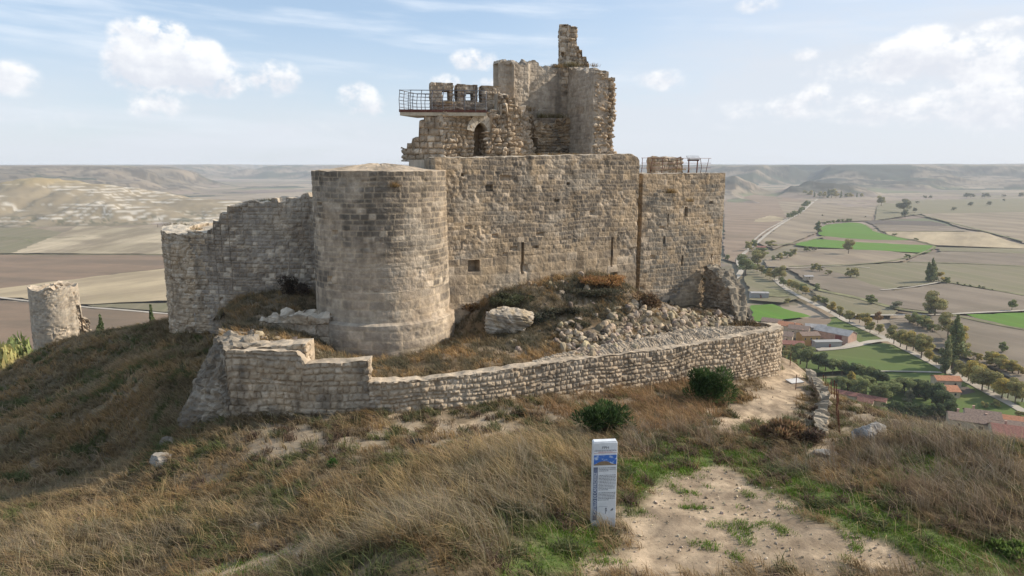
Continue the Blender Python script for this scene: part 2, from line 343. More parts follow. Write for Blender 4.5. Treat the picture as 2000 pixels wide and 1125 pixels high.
keep = (ins[:-1, :-1] & ins[1:, :-1] & ins[:-1, 1:] & ins[1:, 1:]).ravel()
f = gridF(len(tx), len(ty)); f = f[keep]
used = np.unique(f); mp = np.zeros(X.size, int); mp[used] = np.arange(len(used))
tag(mesh('terrace_ground', np.stack([X, Y, Z], -1).reshape(-1, 3)[used], mp[f], M_GROUND, col=C.reshape(-1, 3)[used], smooth=True), 'rough earth terrace between the low stone wall and the castle', kind='structure')

# ------------------------------------------------------------------ masonry
PAL_ASH = dict(a=(.375, .295, .20), b=(.285, .24, .185), c=(.135, .122, .105), d=(.52, .44, .34), mortar=(.40, .325, .23), dark=.36, pale=.05)
PAL_TOWER = dict(a=(.36, .305, .24), b=(.30, .26, .21), c=(.12, .108, .092), d=(.52, .45, .355), mortar=(.43, .36, .26), dark=.27, pale=.03)
PAL_WARM = dict(a=(.42, .34, .245), b=(.31, .26, .20), c=(.20, .175, .145), d=(.55, .49, .40), mortar=(.36, .29, .21), dark=.18, pale=.14)
PAL_LOW = dict(a=(.43, .355, .26), b=(.34, .29, .225), c=(.235, .205, .165), d=(.50, .43, .335), mortar=(.36, .285, .20), dark=.2, pale=.14)
PAL_PLASTER = dict(a=(.36, .325, .27), b=(.32, .28, .23), c=(.24, .21, .175), d=(.42, .38, .32), mortar=(.33, .29, .24), dark=.12, pale=.05)
for _p in (PAL_ASH, PAL_TOWER, PAL_WARM, PAL_LOW, PAL_PLASTER):
    for _k in ('a', 'b', 'c', 'd', 'mortar'): _p[_k] = tuple(x * y for x, y in zip(_p[_k], (1.11, 1.055, 1.0)))
def masonry(u, z, st, seed):
    z0_ = z; bigz = st.get('big', -99); lowz = z < bigz; z = np.where(lowz, bigz + (z - bigz) * .56, z); u = np.where(lowz, u * .62 + 50, u)
    """stone-by-stone relief and colour for a wall at run u and height z"""
    ch, sw = st['ch'], st['sw']; irr = st.get('irr', .12); pal = st['pal']
    zz = z + (fbm(u / 2.2, z / 3, seed + 9, 2) - .5) * ch * irr * 4; tab = np.cumsum(ch * (.72 + .56 * hsh(np.arange(400), 3, seed)))
    zi = zz + tab[199]; ci = np.searchsorted(tab, zi.ravel()).reshape(zi.shape); hi = tab[np.clip(ci, 1, 399)]; lo = tab[np.clip(ci - 1, 0, 398)]
    wv = sw * (.75 + .6 * hsh(ci, 7, seed)); un = u + (n2(u * 3, z * 3, seed + 2) - .5) * irr * sw * .9
    t = un / wv + hsh(ci, 1, seed) * 7; k = np.floor(t); j = lambda q: .55 * hsh(ci, q, seed + 1); k = np.where(t - k < j(k), k - 1, k)
    du = np.minimum(t - k - j(k), k + 1 + j(k + 1) - t) * wv; dz = np.minimum(zi - lo, hi - zi); dz = np.maximum(dz + (n2(u * 4, z * 4, seed + 4) - .5) * irr * ch * .6, 0)
    e = np.minimum(du, dz); r = hsh(ci, k, seed + 11); r2 = hsh(ci, k, seed + 23)
    jw = st.get('jw', .03); jt = sst(0, jw, e)
    ero = sst(st.get('ero', .62), st.get('ero', .62) + .16, fbm(u / 1.1, z / .8, seed + 31, 4))
    stk = sst(.5, .72, fbm(u * 2.2, z * .22, seed + 101, 4)) * sst(.35, .6, fbm(u / 3, z / 3, seed + 103, 2))
    h = (r - .5) * st.get('amp', .05) - (1 - jt) * st.get('jd', .035) * (1 - .3 * ero) + sst(0, ch * .5, e) * st.get('pil', .01)
    h = h + (fbm(u * 5, z * 5, seed + 41, 4) - .5) * st.get('rough', .05) - ero * (.015 + (fbm(u * 6.5, z * 6.5, seed + 51, 3) - .3) * st.get('erod', .18) * .7) + (fbm(u * 13, z * 13, seed + 43, 2) - .5) * st.get('rough', .05) * .5
    miss = (r2 < st.get('miss', .012)); h = np.where(miss, np.minimum(h - .16 * sst(0, .06, e), h), h)
    big = fbm(u / 1.9, z / 2.6, seed + 61, 4) + st.get('dk', lambda z: 0)(z0_)
    dk = np.clip(pal['dark'] + (big - .5) * 4.2, 0, 1); q = hsh(ci, k, seed + 71)
    A, B, Cc, Dd, Mo = (np.array(pal[x]) for x in ('a', 'b', 'c', 'd', 'mortar'))
    c = mixc(np.broadcast_to(A, u.shape + (3,)), B, np.clip(q * .85, 0, 1)); c = mixc(c, Cc, sst(.2, .8, dk * (.45 + q * .9)) * .88)
    c = mixc(c, Dd, np.where(hsh(ci, k, seed + 81) < pal['pale'], .75, 0.) ); c = mixc(c, Dd, ero * .55 * sst(.35, .7, n2(u * 2.5, z * 2.5, seed + 83)))
    c = mixc(c, Mo * (1.1 if st.get('lightmortar', 1) else .75), (1 - jt) * (.72 if st.get('lightmortar', 1) else .55) * (.5 + .5 * n2(u * 2, z * 2, seed + 77))); c = mixc(c, np.array([.41, .30, .19]), sst(.58, .74, fbm(u / 1.3 + 40, z / 1.1, seed + 91, 4)) * .28)
    c = c * (1 - .34 * stk)[..., None]; c = mixc(c, np.array([.44, .38, .30]), .4 * sst(.56, .72, fbm(u / 1.7 + 90, z / .9, seed + 107, 4)))
    c = c * (1 + (fbm(u * 2.7, z * 2.7, seed + 95, 4) - .5) * .5 + (fbm(u * 9, z * 9, seed + 97, 3) - .5) * .35)[..., None]; c = np.where(miss[..., None], mixc(c, Dd, np.full(u.shape, .45)), c)
    return h, c
ASH = dict(ch=.235, sw=.36, jw=.045, jd=.008, amp=.016, rough=.048, ero=.57, erod=.16, pil=.004, pal=PAL_ASH, irr=.22)
TOW = dict(ch=.25, sw=.42, jw=.045, jd=.008, amp=.014, rough=.04, ero=.60, erod=.14, pil=.004, pal=PAL_TOWER, irr=.16)
LOW = dict(ch=.20, sw=.24, jw=.055, jd=.04, amp=.06, rough=.09, pil=.022, ero=.70, pal=PAL_LOW, irr=.42, miss=.025, lightmortar=0)
RUB = dict(ch=.24, sw=.32, jw=.07, jd=.12, amp=.22, rough=.22, pil=.06, ero=.50, erod=.5, pal=PAL_WARM, irr=.8, miss=.05, lightmortar=0)
WRM = dict(ch=.24, sw=.36, jw=.04, jd=.05, amp=.07, rough=.08, ero=.58, erod=.25, pal=PAL_WARM, irr=.2, miss=.02)
PLA = dict(ch=.26, sw=.42, jw=.03, jd=.012, amp=.015, rough=.05, ero=.66, pal=PAL_PLASTER, irr=.1, miss=.004)

def resample(path, res, smooth=False):
    P = np.array(path, float)
    if smooth:
        for _ in range(3):
            Q = np.empty((len(P) * 2 - 2, 2)); Q[0::2] = P[:-1] * .75 + P[1:] * .25; Q[1::2] = P[:-1] * .25 + P[1:] * .75; P = np.vstack([P[:1], Q, P[-1:]])
    s = np.concatenate([[0], np.cumsum(np.hypot(*(P[1:] - P[:-1]).T))]); n = int(s[-1] / res) + 1; u = np.linspace(0, s[-1], n)
    return np.stack([np.interp(u, s, P[:, 0]), np.interp(u, s, P[:, 1])], -1), u
def wall(name, path, zb, zt, thick, st, seed, parent=None, res=.05, step=True, smooth=False, niches=(), batter=None, closed=False, topr=.10, mat=None, smooth_normals=True, topcol=None, blk=None, capz=None, shade_smooth=False):
    """a free-standing masonry wall. zb, zt: number or function of the run u. niche: (u0,u1,z0,z1,depth,arched)"""
    P, u = resample(path, res, smooth); T = np.gradient(P, axis=0); 
    if closed: T[0] = T[-1] = P[1] - P[-2]
    T /= np.hypot(*T.T)[:, None] + 1e-9; N = np.stack([T[:, 1], -T[:, 0]], -1)
    f = lambda a, uu: a(uu) if callable(a) else np.full(uu.shape, float(a))
    ZB = f(zb, u)
    if step and callable(zt):
        bw, bh = blk or (st['sw'] * 1.1, st['ch']); kk = np.floor(u / bw + (hsh(np.floor(u / bw), 5, seed) - .5) * .3); uc = (kk + .5) * bw
        ZT = zt(np.clip(uc, 0, u[-1])); ZT = np.round((ZT + (hsh(kk, 2, seed) - .5) * bh * .9) / bh) * bh + (hsh(kk, 4, seed) - .5) * .06
    else: ZT = f(zt, u) 
    H = float((ZT - ZB).max()); nv = max(4, int(H / res)); nt = max(3, int(thick / (res * 1.6))); nb = max(4, int(H / .18))
    v = np.linspace(0, 1, nv); vb = np.linspace(1, 0, nb); o = np.linspace(0, 1, nt)[1:-1]
    off = np.concatenate([np.zeros(nv), o * thick, np.full(nb, thick)]); fr = np.concatenate([v, np.ones(len(o)), vb])
    U = np.repeat(u[:, None], len(off), 1); O = np.repeat(off[None], len(u), 0); 
    px = P[:, 0][:, None] + 0 * O; py = P[:, 1][:, None] + 0 * O; NX = N[:, 0][:, None] + 0 * O; NY = N[:, 1][:, None] + 0 * O; ZB2 = ZB[:, None] + 0 * O; ZT2 = ZT[:, None] + 0 * O; FR = np.repeat(fr[None], len(u), 0)
    if not closed:   # close the two ends
        k = max(3, int(thick / 2 / res)); s = np.linspace(1, 0, k + 1)[:-1][:, None]
        def endc(i, sgn, ss):
            Oe = O[i][None] + (thick / 2 - O[i][None]) * ss; return [a[i][None].repeat(len(ss), 0) for a in (px, py, NX, NY, ZB2, ZT2, FR)] + [Oe, U[i][None] + sgn * np.minimum(O[i][None] + 0 * ss, thick) * 0 + sgn * (thick / 2) * ss]
        A = endc(0, -1, s); Bq = endc(-1, 1, s[::-1]); arrs = [px, py, NX, NY, ZB2, ZT2, FR, O, U]
        px, py, NX, NY, ZB2, ZT2, FR, O, U = [np.vstack([a, m, b]) for a, m, b in zip(A, arrs, Bq)]
    Zz = ZB2 + (ZT2 - ZB2) * FR; isf = np.zeros(len(off), bool); isf[:nv] = True; ist = np.zeros(len(off), bool); ist[nv - 1:nv + len(o) + 1] = True
    if capz is not None: Zz = Zz + capz(O) * ist[None]
    ob = (batter(Zz, U) if batter and batter.__code__.co_argcount == 2 else batter(Zz) if batter else 0)
    V = np.stack([px - NX * (O - ob * (O < thick / 2)), py - NY * (O - ob * (O < thick / 2)), Zz], -1)
    gu = np.gradient(V, axis=0); gv = np.gradient(V, axis=1); nn = np.cross(gu, gv); L = np.linalg.norm(nn, axis=-1, keepdims=True); nn = nn / np.maximum(L, 1e-9)
    mid = len(u) // 2 + (0 if closed else k); 
    if nn[mid, nv // 2, 0] * NX[mid, 0] + nn[mid, nv // 2, 1] * NY[mid, 0] < 0: nn = -nn; flip = True
    else: flip = False
    bad = L[..., 0] < 1e-9; nn[bad] = 0
    hb, c = masonry(U + O * .9 * (O > thick * .5), Zz, st, seed)
    ht = (fbm(U * 2.4, O * 2.4, seed + 7, 4) - .5) * topr * 2 + (n2(U / .3, O / .3, seed + 8) - .5) * topr
    h = np.where(ist[None], ht, hb)
    tcl = np.array(topcol if topcol is not None else np.array(st['pal']['d']) * .92)
    ct = mixc(np.broadcast_to(tcl, U.shape + (3,)), tcl * .68, sst(.35, .7, fbm(U * 1.4, O * 1.4, seed + 17, 4))); c = np.where(ist[None, :, None], ct, c)
    for (u0, u1, z0, z1, dep, arch) in niches:
        m = (U > u0) & (U < u1) & (Zz > z0) & (Zz < z1)
        if arch: rr = (u1 - u0) / 2; um = (u0 + u1) / 2; zc = z1 - rr * 1.25; m &= (Zz < zc) | ((((U - um) / rr) ** 2 + ((Zz - zc) / (rr * 1.25)) ** 2) < 1)
        m &= isf[None] & (O < thick / 2); h = np.where(m, -dep, h)
    if closed: h[-1] = h[0]
    h[:, 0] = 0; V = V + nn * h[..., None]
    if step: V[..., 2] += np.where(ist[None], (fbm(U * 3.1, O * 3.1, seed + 19, 3) - .5) * topr, 0)
    if closed: V[-1] = V[0]
    nu = V.shape[0]; F = gridF(nu, V.shape[1], flip)
    bot = np.array([[i * V.shape[1], i * V.shape[1] + V.shape[1] - 1, (i + 1) * V.shape[1] + V.shape[1] - 1, (i + 1) * V.shape[1]] for i in range(nu - 1)])
    return mesh(name, V.reshape(-1, 3), [F, bot], mat or M_STONE, parent, col=c.reshape(-1, 3), smooth=shade_smooth)
def prof(pts):
    xs = [p[0] for p in pts]; zs = [p[1] for p in pts]; return lambda u: np.interp(u, xs, zs)
def onwall(p0, p1, px, py):
    x, h, d = ray(px, py); k = x / h; L = math.hypot(p1[0] - p0[0], p1[1] - p0[1]); dx = (p1[0] - p0[0]) / L; dy = (p1[1] - p0[1]) / L
    t = (k * p0[1] - p0[0]) / (dx - k * dy); return t, d / h * (p0[1] + t * dy)
def niche(p0, p1, x0, x1, y0, y1, dep, arch=False):
    a, z0 = onwall(p0, p1, x0, y1); b, z1 = onwall(p0, p1, x1, y0); return (a, b, z0, z1, dep, arch)
# ------------------------------------------------------------------ the castle
castle = empty('castle', (0, 36, -8), 'ruined limestone castle with a round tower, blank curtain walls and a broken keep on top', 'castle')
def CW(*a, **k):
    o = wall(*a, **k); o.parent = castle; o.matrix_parent_inverse = castle.matrix_world.inverted(); o.location = (-castle.location.x, -castle.location.y, -castle.location.z); return o
def kid(o, par):     # keep the world place of a mesh modelled in world coordinates under an Empty
    o.parent = par; o.location = tuple(a - b for a, b in zip(o.location, par.location)); return o
TC = (-6.27, 32.85); TR = 3.12
circ = [(TC[0] + TR * math.cos(R(90) + a), TC[1] + TR * math.sin(R(90) + a)) for a in np.linspace(0, 2 * math.pi, 200)]
CW('round_tower', circ, -9.4, -.24, 3.0, dict(TOW, big=-5.6, dk=lambda z: .12 * sst(-5.5, -2.5, z) - .08 * sst(-5, -7, z)), 3, res=.046, step=False, closed=True, topr=.04, topcol=(.50, .40, .29), capz=lambda O: .30 * sst(0, 3, O),
   batter=lambda z: .24 * sst(-6.95, -7.02, z) + .012 * (-z))
MW0, MW1 = (-3.62, 32.76), (7.02, 38.18)
CW('curtain_wall', [MW0, MW1], -9.6, prof([(0, .36), (3, .40), (9.5, .58), (11.4, .60), (11.8, .45), (12, .2)]), 1.6, dict(ASH, big=-4.55, ero=.60, dk=lambda z: .18 * sst(-4.5, -1.5, z) - .26 * sst(-3.8, -5.6, z)), 12, res=.045, step=False, topr=.05, topcol=(.50, .42, .32),
   niches=[niche(MW0, MW1, 1019, 1024, 474, 536, .5), niche(MW0, MW1, 1193.5, 1197.5, 464, 522, .5), niche(MW0, MW1, 916, 936, 508, 532, .5), niche(MW0, MW1, 949, 962, 361, 373, .22),
           niche(MW0, MW1, 1040, 1052, 480, 485, .2), niche(MW0, MW1, 1193, 1206, 531, 539, .3), niche(MW0, MW1, 902, 907, 339, 344, .25), niche(MW0, MW1, 1107, 1113, 356, 362, .2), niche(MW0, MW1, 1084, 1092, 389, 395, .2)])
RT0, RT1 = (7.36, 38.80), (12.82, 41.5)
CW('corner_tower', [RT0, RT1, (11.0, 45.2), (8, 47)], -12.5, prof([(0, -.46), (6.2, -.46), (8, -.5), (20, -.5)]), 1.8, dict(ASH, pal=dict(PAL_ASH, dark=.30, c=(.17, .155, .13)), sw=.36, ero=.60), 27, res=.048, step=False, topr=.03, topcol=(.52, .45, .36),
   niches=[niche(RT0, RT1, 1337, 1343, 404, 423, .25), niche(RT0, RT1, 1303, 1305.5, 418, 443, .3), niche(RT0, RT1, 1331, 1334, 499, 520, .3), niche(RT0, RT1, 1389, 1391.5, 497, 508, .3), niche(RT0, RT1, 1296, 1299, 462, 476, .25), niche(RT0, RT1, 1386, 1393, 393, 398, .2), niche(RT0, RT1, 1376, 1383, 432, 437, .15)])
# ruined spur wall at the foot of the corner tower
CW('spur_wall', [(11.55, 40.75), (12.1, 38.8), (12.6, 36.9)], -10.2, prof([(0, -6.0), (1.3, -6.15), (2.0, -6.4), (2.8, -7.0), (3.4, -7.9), (4.1, -8.9)]), 1.0, dict(RUB, ch=.2, sw=.32, amp=.12, rough=.18, pal=dict(PAL_WARM, dark=.5, a=(.30, .25, .185), d=(.38, .32, .24))), 33, res=.05, blk=(.2, .13), topr=.22)
# left curtain with its stepped broken top, then the low rounded bastion
LC0, LC1 = (-17.3, 36.9), (-8.6, 35.6)
CW('broken_curtain_wall', [(-17.6, 37.0), (-15.5, 36.45), LC1], -10.2, prof([(0, -3.6), (1.25, -3.55), (1.7, -3.0), (2.2, -2.75), (2.6, -2.15), (3.4, -1.95), (4.6, -1.82), (6.4, -1.8), (6.9, -1.55), (7.6, -1.5), (9, -1.3)]), 1.3,
   dict(WRM, ch=.21, sw=.34, amp=.04, jd=.03, rough=.05, ero=.62, pal=dict(PAL_WARM, a=(.37, .32, .26), b=(.27, .23, .19)), dk=lambda z: .05), 41, res=.06, blk=(.42, .21))
CW('bastion_wall', [(-19.4, 48), (-20.8, 44.2), (-20.9, 42), (-20.6, 40), (-19.6, 38.1), (-17.9, 37.0), (-16.6, 36.72)], -12.6, prof([(0, -3.7), (8, -3.55), (11, -3.7), (13.5, -3.66), (15, -3.5)]), 1.5,
   dict(WRM, ch=.21, sw=.32, ero=.50, erod=.38, miss=.05, dk=lambda z: .1 * sst(-6, -4.4, z)), 47, res=.06, smooth=True, step=False, topr=.10, topcol=(.56, .49, .39))
m = MB(); m.prism([(-20, 46), (-20, 41), (-18.6, 38.4), (-17, 37.9), (-14.6, 38.0), (-13.6, 42), (-15, 46)], -12, -3.78)
kid(m.build('bastion_floor', m_flat('trodden earth', (.42, .36, .28), .95, var=.2, scale=1.2, bstr=.5, bscale=8)), castle)
# floors of the upper platform
m = MB(); m.prism([(-4.3, 33.9), (-3.3, 34.2), (6.6, 39.2), (6.9, 46), (-6.4, 46), (-5.5, 37)], -9, .26); m.prism([(7.6, 39.6), (12.2, 42), (10.6, 45.6), (7.2, 46.5)], -9, -.53)
kid(m.build('wall_walk', m_flat('lime mortar floor', (.46, .39, .30), .95, var=.15, scale=1.5, bstr=.4, bscale=9)), castle)
# keep: the wall with the pointed doorway
K1a, K1b = (-6.15, 38.75), (-3.75, 38.35)
CW('keep_wall', [K1a, K1b], .2, prof([(0, .6), (.35, 1.0), (.75, 1.6), (1.1, 2.1), (1.3, 2.75), (2.6, 2.75)]), 1.5, dict(WRM, ch=.30, sw=.36, pil=.05, jd=.09, amp=.1, pal=dict(PAL_WARM, dark=.1, a=(.36, .28, .20))), 51, res=.05, blk=(.34, .3))
K2a, K2b = (-3.75, 38.35), (.55, 40.2)
CW('keep_wall', [K2a, (-.75, 39.64), K2b], .2, prof([(0, 2.75), (2.9, 2.75), (3.1, 3.9), (3.5, 4.05), (4.1, 3.7), (4.6, 3.2)]), 1.6, dict(RUB, ch=.22, ero=.52, erod=.34, amp=.12, rough=.14, jd=.08, miss=.03), 53, res=.05,
   niches=[niche(K2a, K2b, 927, 951, 236, 303, 1.35, True)])
arch = MB(); u0, z0 = onwall(K2a, K2b, 938.5, 258); dxu = .918; dyu = .395
for s in (-1, 1):
    for kk in range(5):
        a = R(12 + kk * 17); a2 = R(12 + (kk + 1) * 17 - 1.5); V = []
        for ang in (a, a2):
            for rr in (.44, .78):
                xx = s * (math.cos(ang) * rr * 1.25 - .12); zz = z0 - .12 + math.sin(ang) * rr * 1.5
                for dd in (-.10, .35): V.append((K2a[0] + dxu * (u0 + xx) - (-dyu) * -dd, K2a[1] + dyu * (u0 + xx) + .918 * dd, zz))
        arch.add(V, [[0, 2, 3, 1], [4, 5, 7, 6], [0, 1, 5, 4], [2, 6, 7, 3], [0, 4, 6, 2], [1, 3, 7, 5]])
M_PALE = m_flat('pale dressed limestone', (.55, .48, .38), .95, var=.2, scale=3, bstr=.7, bdist=.04, bscale=9)
kid(arch.build('door_arch', M_PALE), castle)
# parapet with three merlons
PA, PB = (-4.45, 39.15), (.1, 40.3)
PD = ((PB[0] - PA[0]) / 4.693, (PB[1] - PA[1]) / 4.693); pt = lambda u: (PA[0] + PD[0] * u, PA[1] + PD[1] * u)
MER = dict(WRM, pal=dict(PAL_WARM, dark=.30), ch=.23, sw=.34, rough=.1, ero=.55)
CW('parapet', [pt(0), pt(4.6)], 2.6, 3.52, .97, MER, 61, res=.05, step=False, topr=.06)
for (xa, xb, yt, win, sd_) in ((843, 886, 160, (864, 878, 177, 196), 62), (893.5, 933, 164, (910, 924, 181, 196), 63), (941, 978, 167, None, 64)):
    a = onwall(PA, PB, xa, 200)[0]; b = onwall(PA, PB, xb, 200)[0]; zt = onwall(PA, PB, xa, yt)[1]
    o = CW('merlon', [pt(a), pt(b)], 3.3, zt, .92, MER, sd_, res=.04, step=False, topr=.05)
    if win:
        # built as piers, sill and head round a real opening
        bpy.data.objects.remove(o); w0, w1 = onwall(PA, PB, win[0], 190)[0], onwall(PA, PB, win[1], 190)[0]; zs, zh = onwall(PA, PB, win[0], win[3])[1], onwall(PA, PB, win[0], win[2])[1]
        for q, (p, r_, zb_, zt_) in enumerate(((a, w0, 3.3, zt), (w1, b, 3.3, zt - .03), (w0 - .04, w1 + .04, 3.3, zs), (w0 - .04, w1 + .04, zh, zt - .02))):
            CW('merlon', [pt(p), pt(r_)], zb_, zt_, .92 + .004 * q, dict(MER, rough=.07, amp=.04), sd_ * 10 + q, res=.04, step=False, topr=.03)
# rubble bank running down from the parapet
CW('rubble_core', [(-1.5, 39.3), (-.2, 39.75), (1.05, 41.6)], .2, prof([(0, 1.6), (.5, 2.9), (1.0, 3.2), (1.6, 2.9), (2.4, 2.9), (3.6, 3.4)]), 1.2, RUB, 71, res=.055, blk=(.3, .26), batter=lambda z: .5 * sst(3.2, .2, z))
# tall broken keep
KW = dict(PLA)
CW('keep_wall', [(-.78, 44.4), (-.78, 41.3), (.98, 42.15), (1.12, 42.9)], .2, prof([(0, 5.9), (2.9, 5.75), (3.3, 6.0), (4.6, 5.95), (5.8, 5.9)]), .9, dict(KW, ero=.60, erod=.25), 81, res=.055, step=True, blk=(.4, .12), topr=.2)
CW('keep_wall', [(.8, 42.6), (3.75, 44.25)], .2, prof([(0, 6.15), (.8, 6.0), (1.5, 5.8), (2, 5.95), (3.3, 6.1)]), 1.4, dict(KW, dk=lambda z: .25 * sst(3.4, 2.0, z), erod=.3), 83, res=.055, blk=(.4, .12), topr=.25,
   niches=[niche((.8, 42.6), (3.75, 44.25), 1037, 1051, 270, 302, .9)])
CW('keep_wall', [(1.0, 42.2), (3.75, 43.7)], .2, prof([(0, 2.9), (1, 2.4), (1.8, 2.5), (2.6, 3.0), (3.1, 2.8)]), .7, dict(RUB, amp=.12, rough=.16, pal=PAL_ASH), 85, res=.055, blk=(.22, .16), topr=.3, niches=[niche((1.0, 42.2), (3.75, 43.7), 1036, 1052, 270, 303, .65)])
CW('keep_wall', [(3.42, 44.1), (4.72, 41.05)], .2, prof([(0, 5.95), (1.0, 5.75), (2.1, 5.6), (2.9, 5.3)]), 1.0, dict(KW, pal=dict(PAL_PLASTER, a=(.40, .34, .27))), 87, res=.055, blk=(.3, .12), topr=.15, batter=lambda z: .12 * sst(1.6, .2, z))
CW('keep_wall', [(4.85, 41.0), (6.05, 41.55), (6.1, 44.6)], .2, prof([(0, 5.45), (.45, 5.25), (.8, 5.1), (1.25, 5.0), (4.4, 4.9)]), .95, dict(RUB, ch=.25, erod=.75, ero=.44, pal=dict(PAL_WARM, dark=.2)), 89, res=.055, blk=(.36, .22), batter=lambda z: .35 * sst(1.2, .2, z) )
CW('keep_wall', [(3.7, 44.0), (4.6, 44.1), (5.7, 44.3)], 3.5, prof([(0, 7.3), (.4, 7.1), (.75, 6.8), (1.0, 6.2), (1.3, 5.9), (2, 5.2)]), .8, dict(RUB, amp=.12, rough=.14), 91, res=.055, blk=(.22, .22))
# turret
tp = [(2.92, 44.9), (2.95, 43.8), (4.02, 44.1), (3.98, 45.1), (2.92, 44.9)]
CW('turret', tp, 4.5, prof([(0, 8.48), (1, 8.5), (2, 8.4), (4, 8.42)]), .5, dict(WRM, pal=dict(PAL_WARM, dark=.3), ero=.58), 93, res=.045, closed=False, blk=(.3, .1),
   niches=[(1.18, 1.38, 6.55, 6.85, .3, False)])
# ruined block on the corner tower
CW('wall_stub', [at(1279, 335, 42.0)[:2], at(1334, 335, 42.6)[:2]], -.6, prof([(0, .46), (.5, .50), (1.2, .46), (1.6, .40)]), 1.1, dict(WRM, ch=.26, sw=.4, jd=.07, amp=.08), 95, res=.045, blk=(.35, .12))

# ------------------------------------------------------------------ low retaining wall
lw = empty('retaining_wall', (0, 28, -9), 'low rubble stone retaining wall curving round the foot of the castle beside the path', 'wall')
def LW(*a, **k):
    o = wall(*a, **k); o.parent = lw; o.location = (-lw.location.x, -lw.location.y, -lw.location.z); return o
A0, A1 = (-10.72, 24.62), (-5.35, 24.5)
ztl = lambda px, py, Y: at(px, py, Y)[2]
LW('corner_wall', [A0, A1], -11.4, prof([(0, -6.78), (2.7, -6.82), (2.85, -7.0), (3.0, -7.32), (5.4, -7.15)]), .62, dict(LOW, ch=.23, sw=.30), 101, res=.04, blk=(1.1, .1), step=False, topr=.06)
LW('corner_wall', [(-10.6, 24.95), (-7.75, 24.85)], -9, prof([(0, -6.80), (1.2, -6.74), (2.8, -6.62)]), 1.0, dict(LOW), 102, res=.05, step=False, topr=.08)
LW('long_wall', [A1, (-3.6, 24.75), (-1, 25.75), (2.4, 27.3), (7.4, 29.95), (12.4, 32.55), (13.6, 33.5), (14.25, 34.9), (14.2, 36.6), (13.4, 38.6)], -12.6,
   prof([(0, -7.98), (2, -8.02), (8.3, -7.96), (14, -8.13), (19.6, -8.06), (21.5, -8.15), (24, -8.45), (28, -9.3)]), .55, LOW, 103, res=.042, smooth=True, step=False, topr=.07)
LW('return_wall', [(-13.3, 31.5), (-12.8, 29.6), (-11.9, 27.0), (-10.74, 24.66)], -12.5, prof([(0, -8.4), (1.6, -7.7), (3.0, -7.0), (4.6, -6.9), (6.2, -6.75), (7.6, -6.84)]), 1.3, dict(RUB, ch=.28, sw=.36, amp=.13, rough=.18, jd=.06, pal=dict(PAL_LOW, dark=.6, a=(.27, .225, .17), b=(.22, .185, .14), c=(.14, .12, .095), d=(.34, .29, .225))), 104, res=.06, step=True, blk=(.3, .16), topr=.22,  # low-wall palette darkened so this left-facing side carries its shade in the colour
   batter=lambda z, u: (.5 * np.clip(-6.95 - z, 0, 4) + (fbm(u * .9, z * .9, 155, 3) - .5) * .5) * sst(7.6, 5.2, u))
# sloping cobbled cap of the long wall
oe = np.array([at(*p) for p in [(1040,716,27.0),(1110,706,27.75),(1200,694,28.7),(1300,680,30.05),(1400,664,31.5),(1480,651,33.0),(1512,646,34)]]); ie = np.array([at(*p) for p in [(1040,707,27.5),(1110,688,28.7),(1200,672,29.9),(1300,652,31.8),(1380,639,33.3),(1450,640,35.2),(1490,643,36)]])
kk_ = np.linspace(0, 6, 300); OE = np.stack([np.interp(kk_, range(7), oe[:, i]) for i in range(3)], -1); IE = np.stack([np.interp(kk_, range(7), ie[:, i]) for i in range(3)], -1); ncp = 300; ns = 60; s = np.linspace(0, 1, ns)[None, :, None]
V = OE[:, None] * (1 - s) + IE[:, None] * s; uu = np.concatenate([[0], np.cumsum(np.linalg.norm(OE[1:] - OE[:-1], axis=1))])[:, None] + 0 * s[..., 0]; vv = np.linalg.norm(IE - OE, axis=1)[:, None] * s[..., 0]
hh, cc = masonry(uu + vv * .5, vv, dict(LOW, ch=.42, sw=.13, jd=.06, irr=.9, amp=.07, pil=.02, pal=dict(PAL_LOW, a=(.46, .39, .30), b=(.37, .31, .24))), 105)
V[..., 2] += hh + .07 + .10 * np.sin(np.pi * np.linspace(0, 1, ns))[None]; V[:, -1, 2] -= .5; V = V.reshape(-1, 3)
o = mesh('sloping_cap', V, gridF(ncp, ns), M_STONE, col=cc.reshape(-1, 3)); kid(o, lw)

# ------------------------------------------------------------------ rocks
import bmesh
def ico(sub):
    bm = bmesh.new(); bmesh.ops.create_icosphere(bm, subdivisions=sub, radius=1); V = np.array([v.co[:] for v in bm.verts]); F = np.array([[v.index for v in f.verts] for f in bm.faces]); bm.free(); return V, F
IC1, IC2, IC4 = ico(1), ico(2), ico(5)
def rockV(ic, seed, facets=9, rough=.06, boxy=0):
    V = ic[0].copy(); r = np.random.default_rng(seed); rad = np.full(len(V), 1.0)
    if boxy: rad = 1 / (np.abs(V) ** boxy).sum(1) ** (1 / boxy)
    for _ in range(facets):
        n = r.normal(size=3); n /= np.linalg.norm(n); h = r.uniform(.5, .9) * (1.35 if boxy else 1); d = V @ n; rad = np.where(d > 1e-3, np.minimum(rad, h / np.maximum(d, 1e-3)), rad)
    V = V * rad[:, None]; p = V * 3; V += ic[0] * ((n3(p, seed) - .5) * rough * 3 + (n3(p * 3.3, seed + 1) - .5) * rough * 1.5 + (n3(p * 9, seed + 2) - .5) * rough * .6)[:, None]; return V
def rotz(V, a): c, s = math.cos(a), math.sin(a); return np.stack([V[:, 0] * c - V[:, 1] * s, V[:, 0] * s + V[:, 1] * c, V[:, 2]], -1)
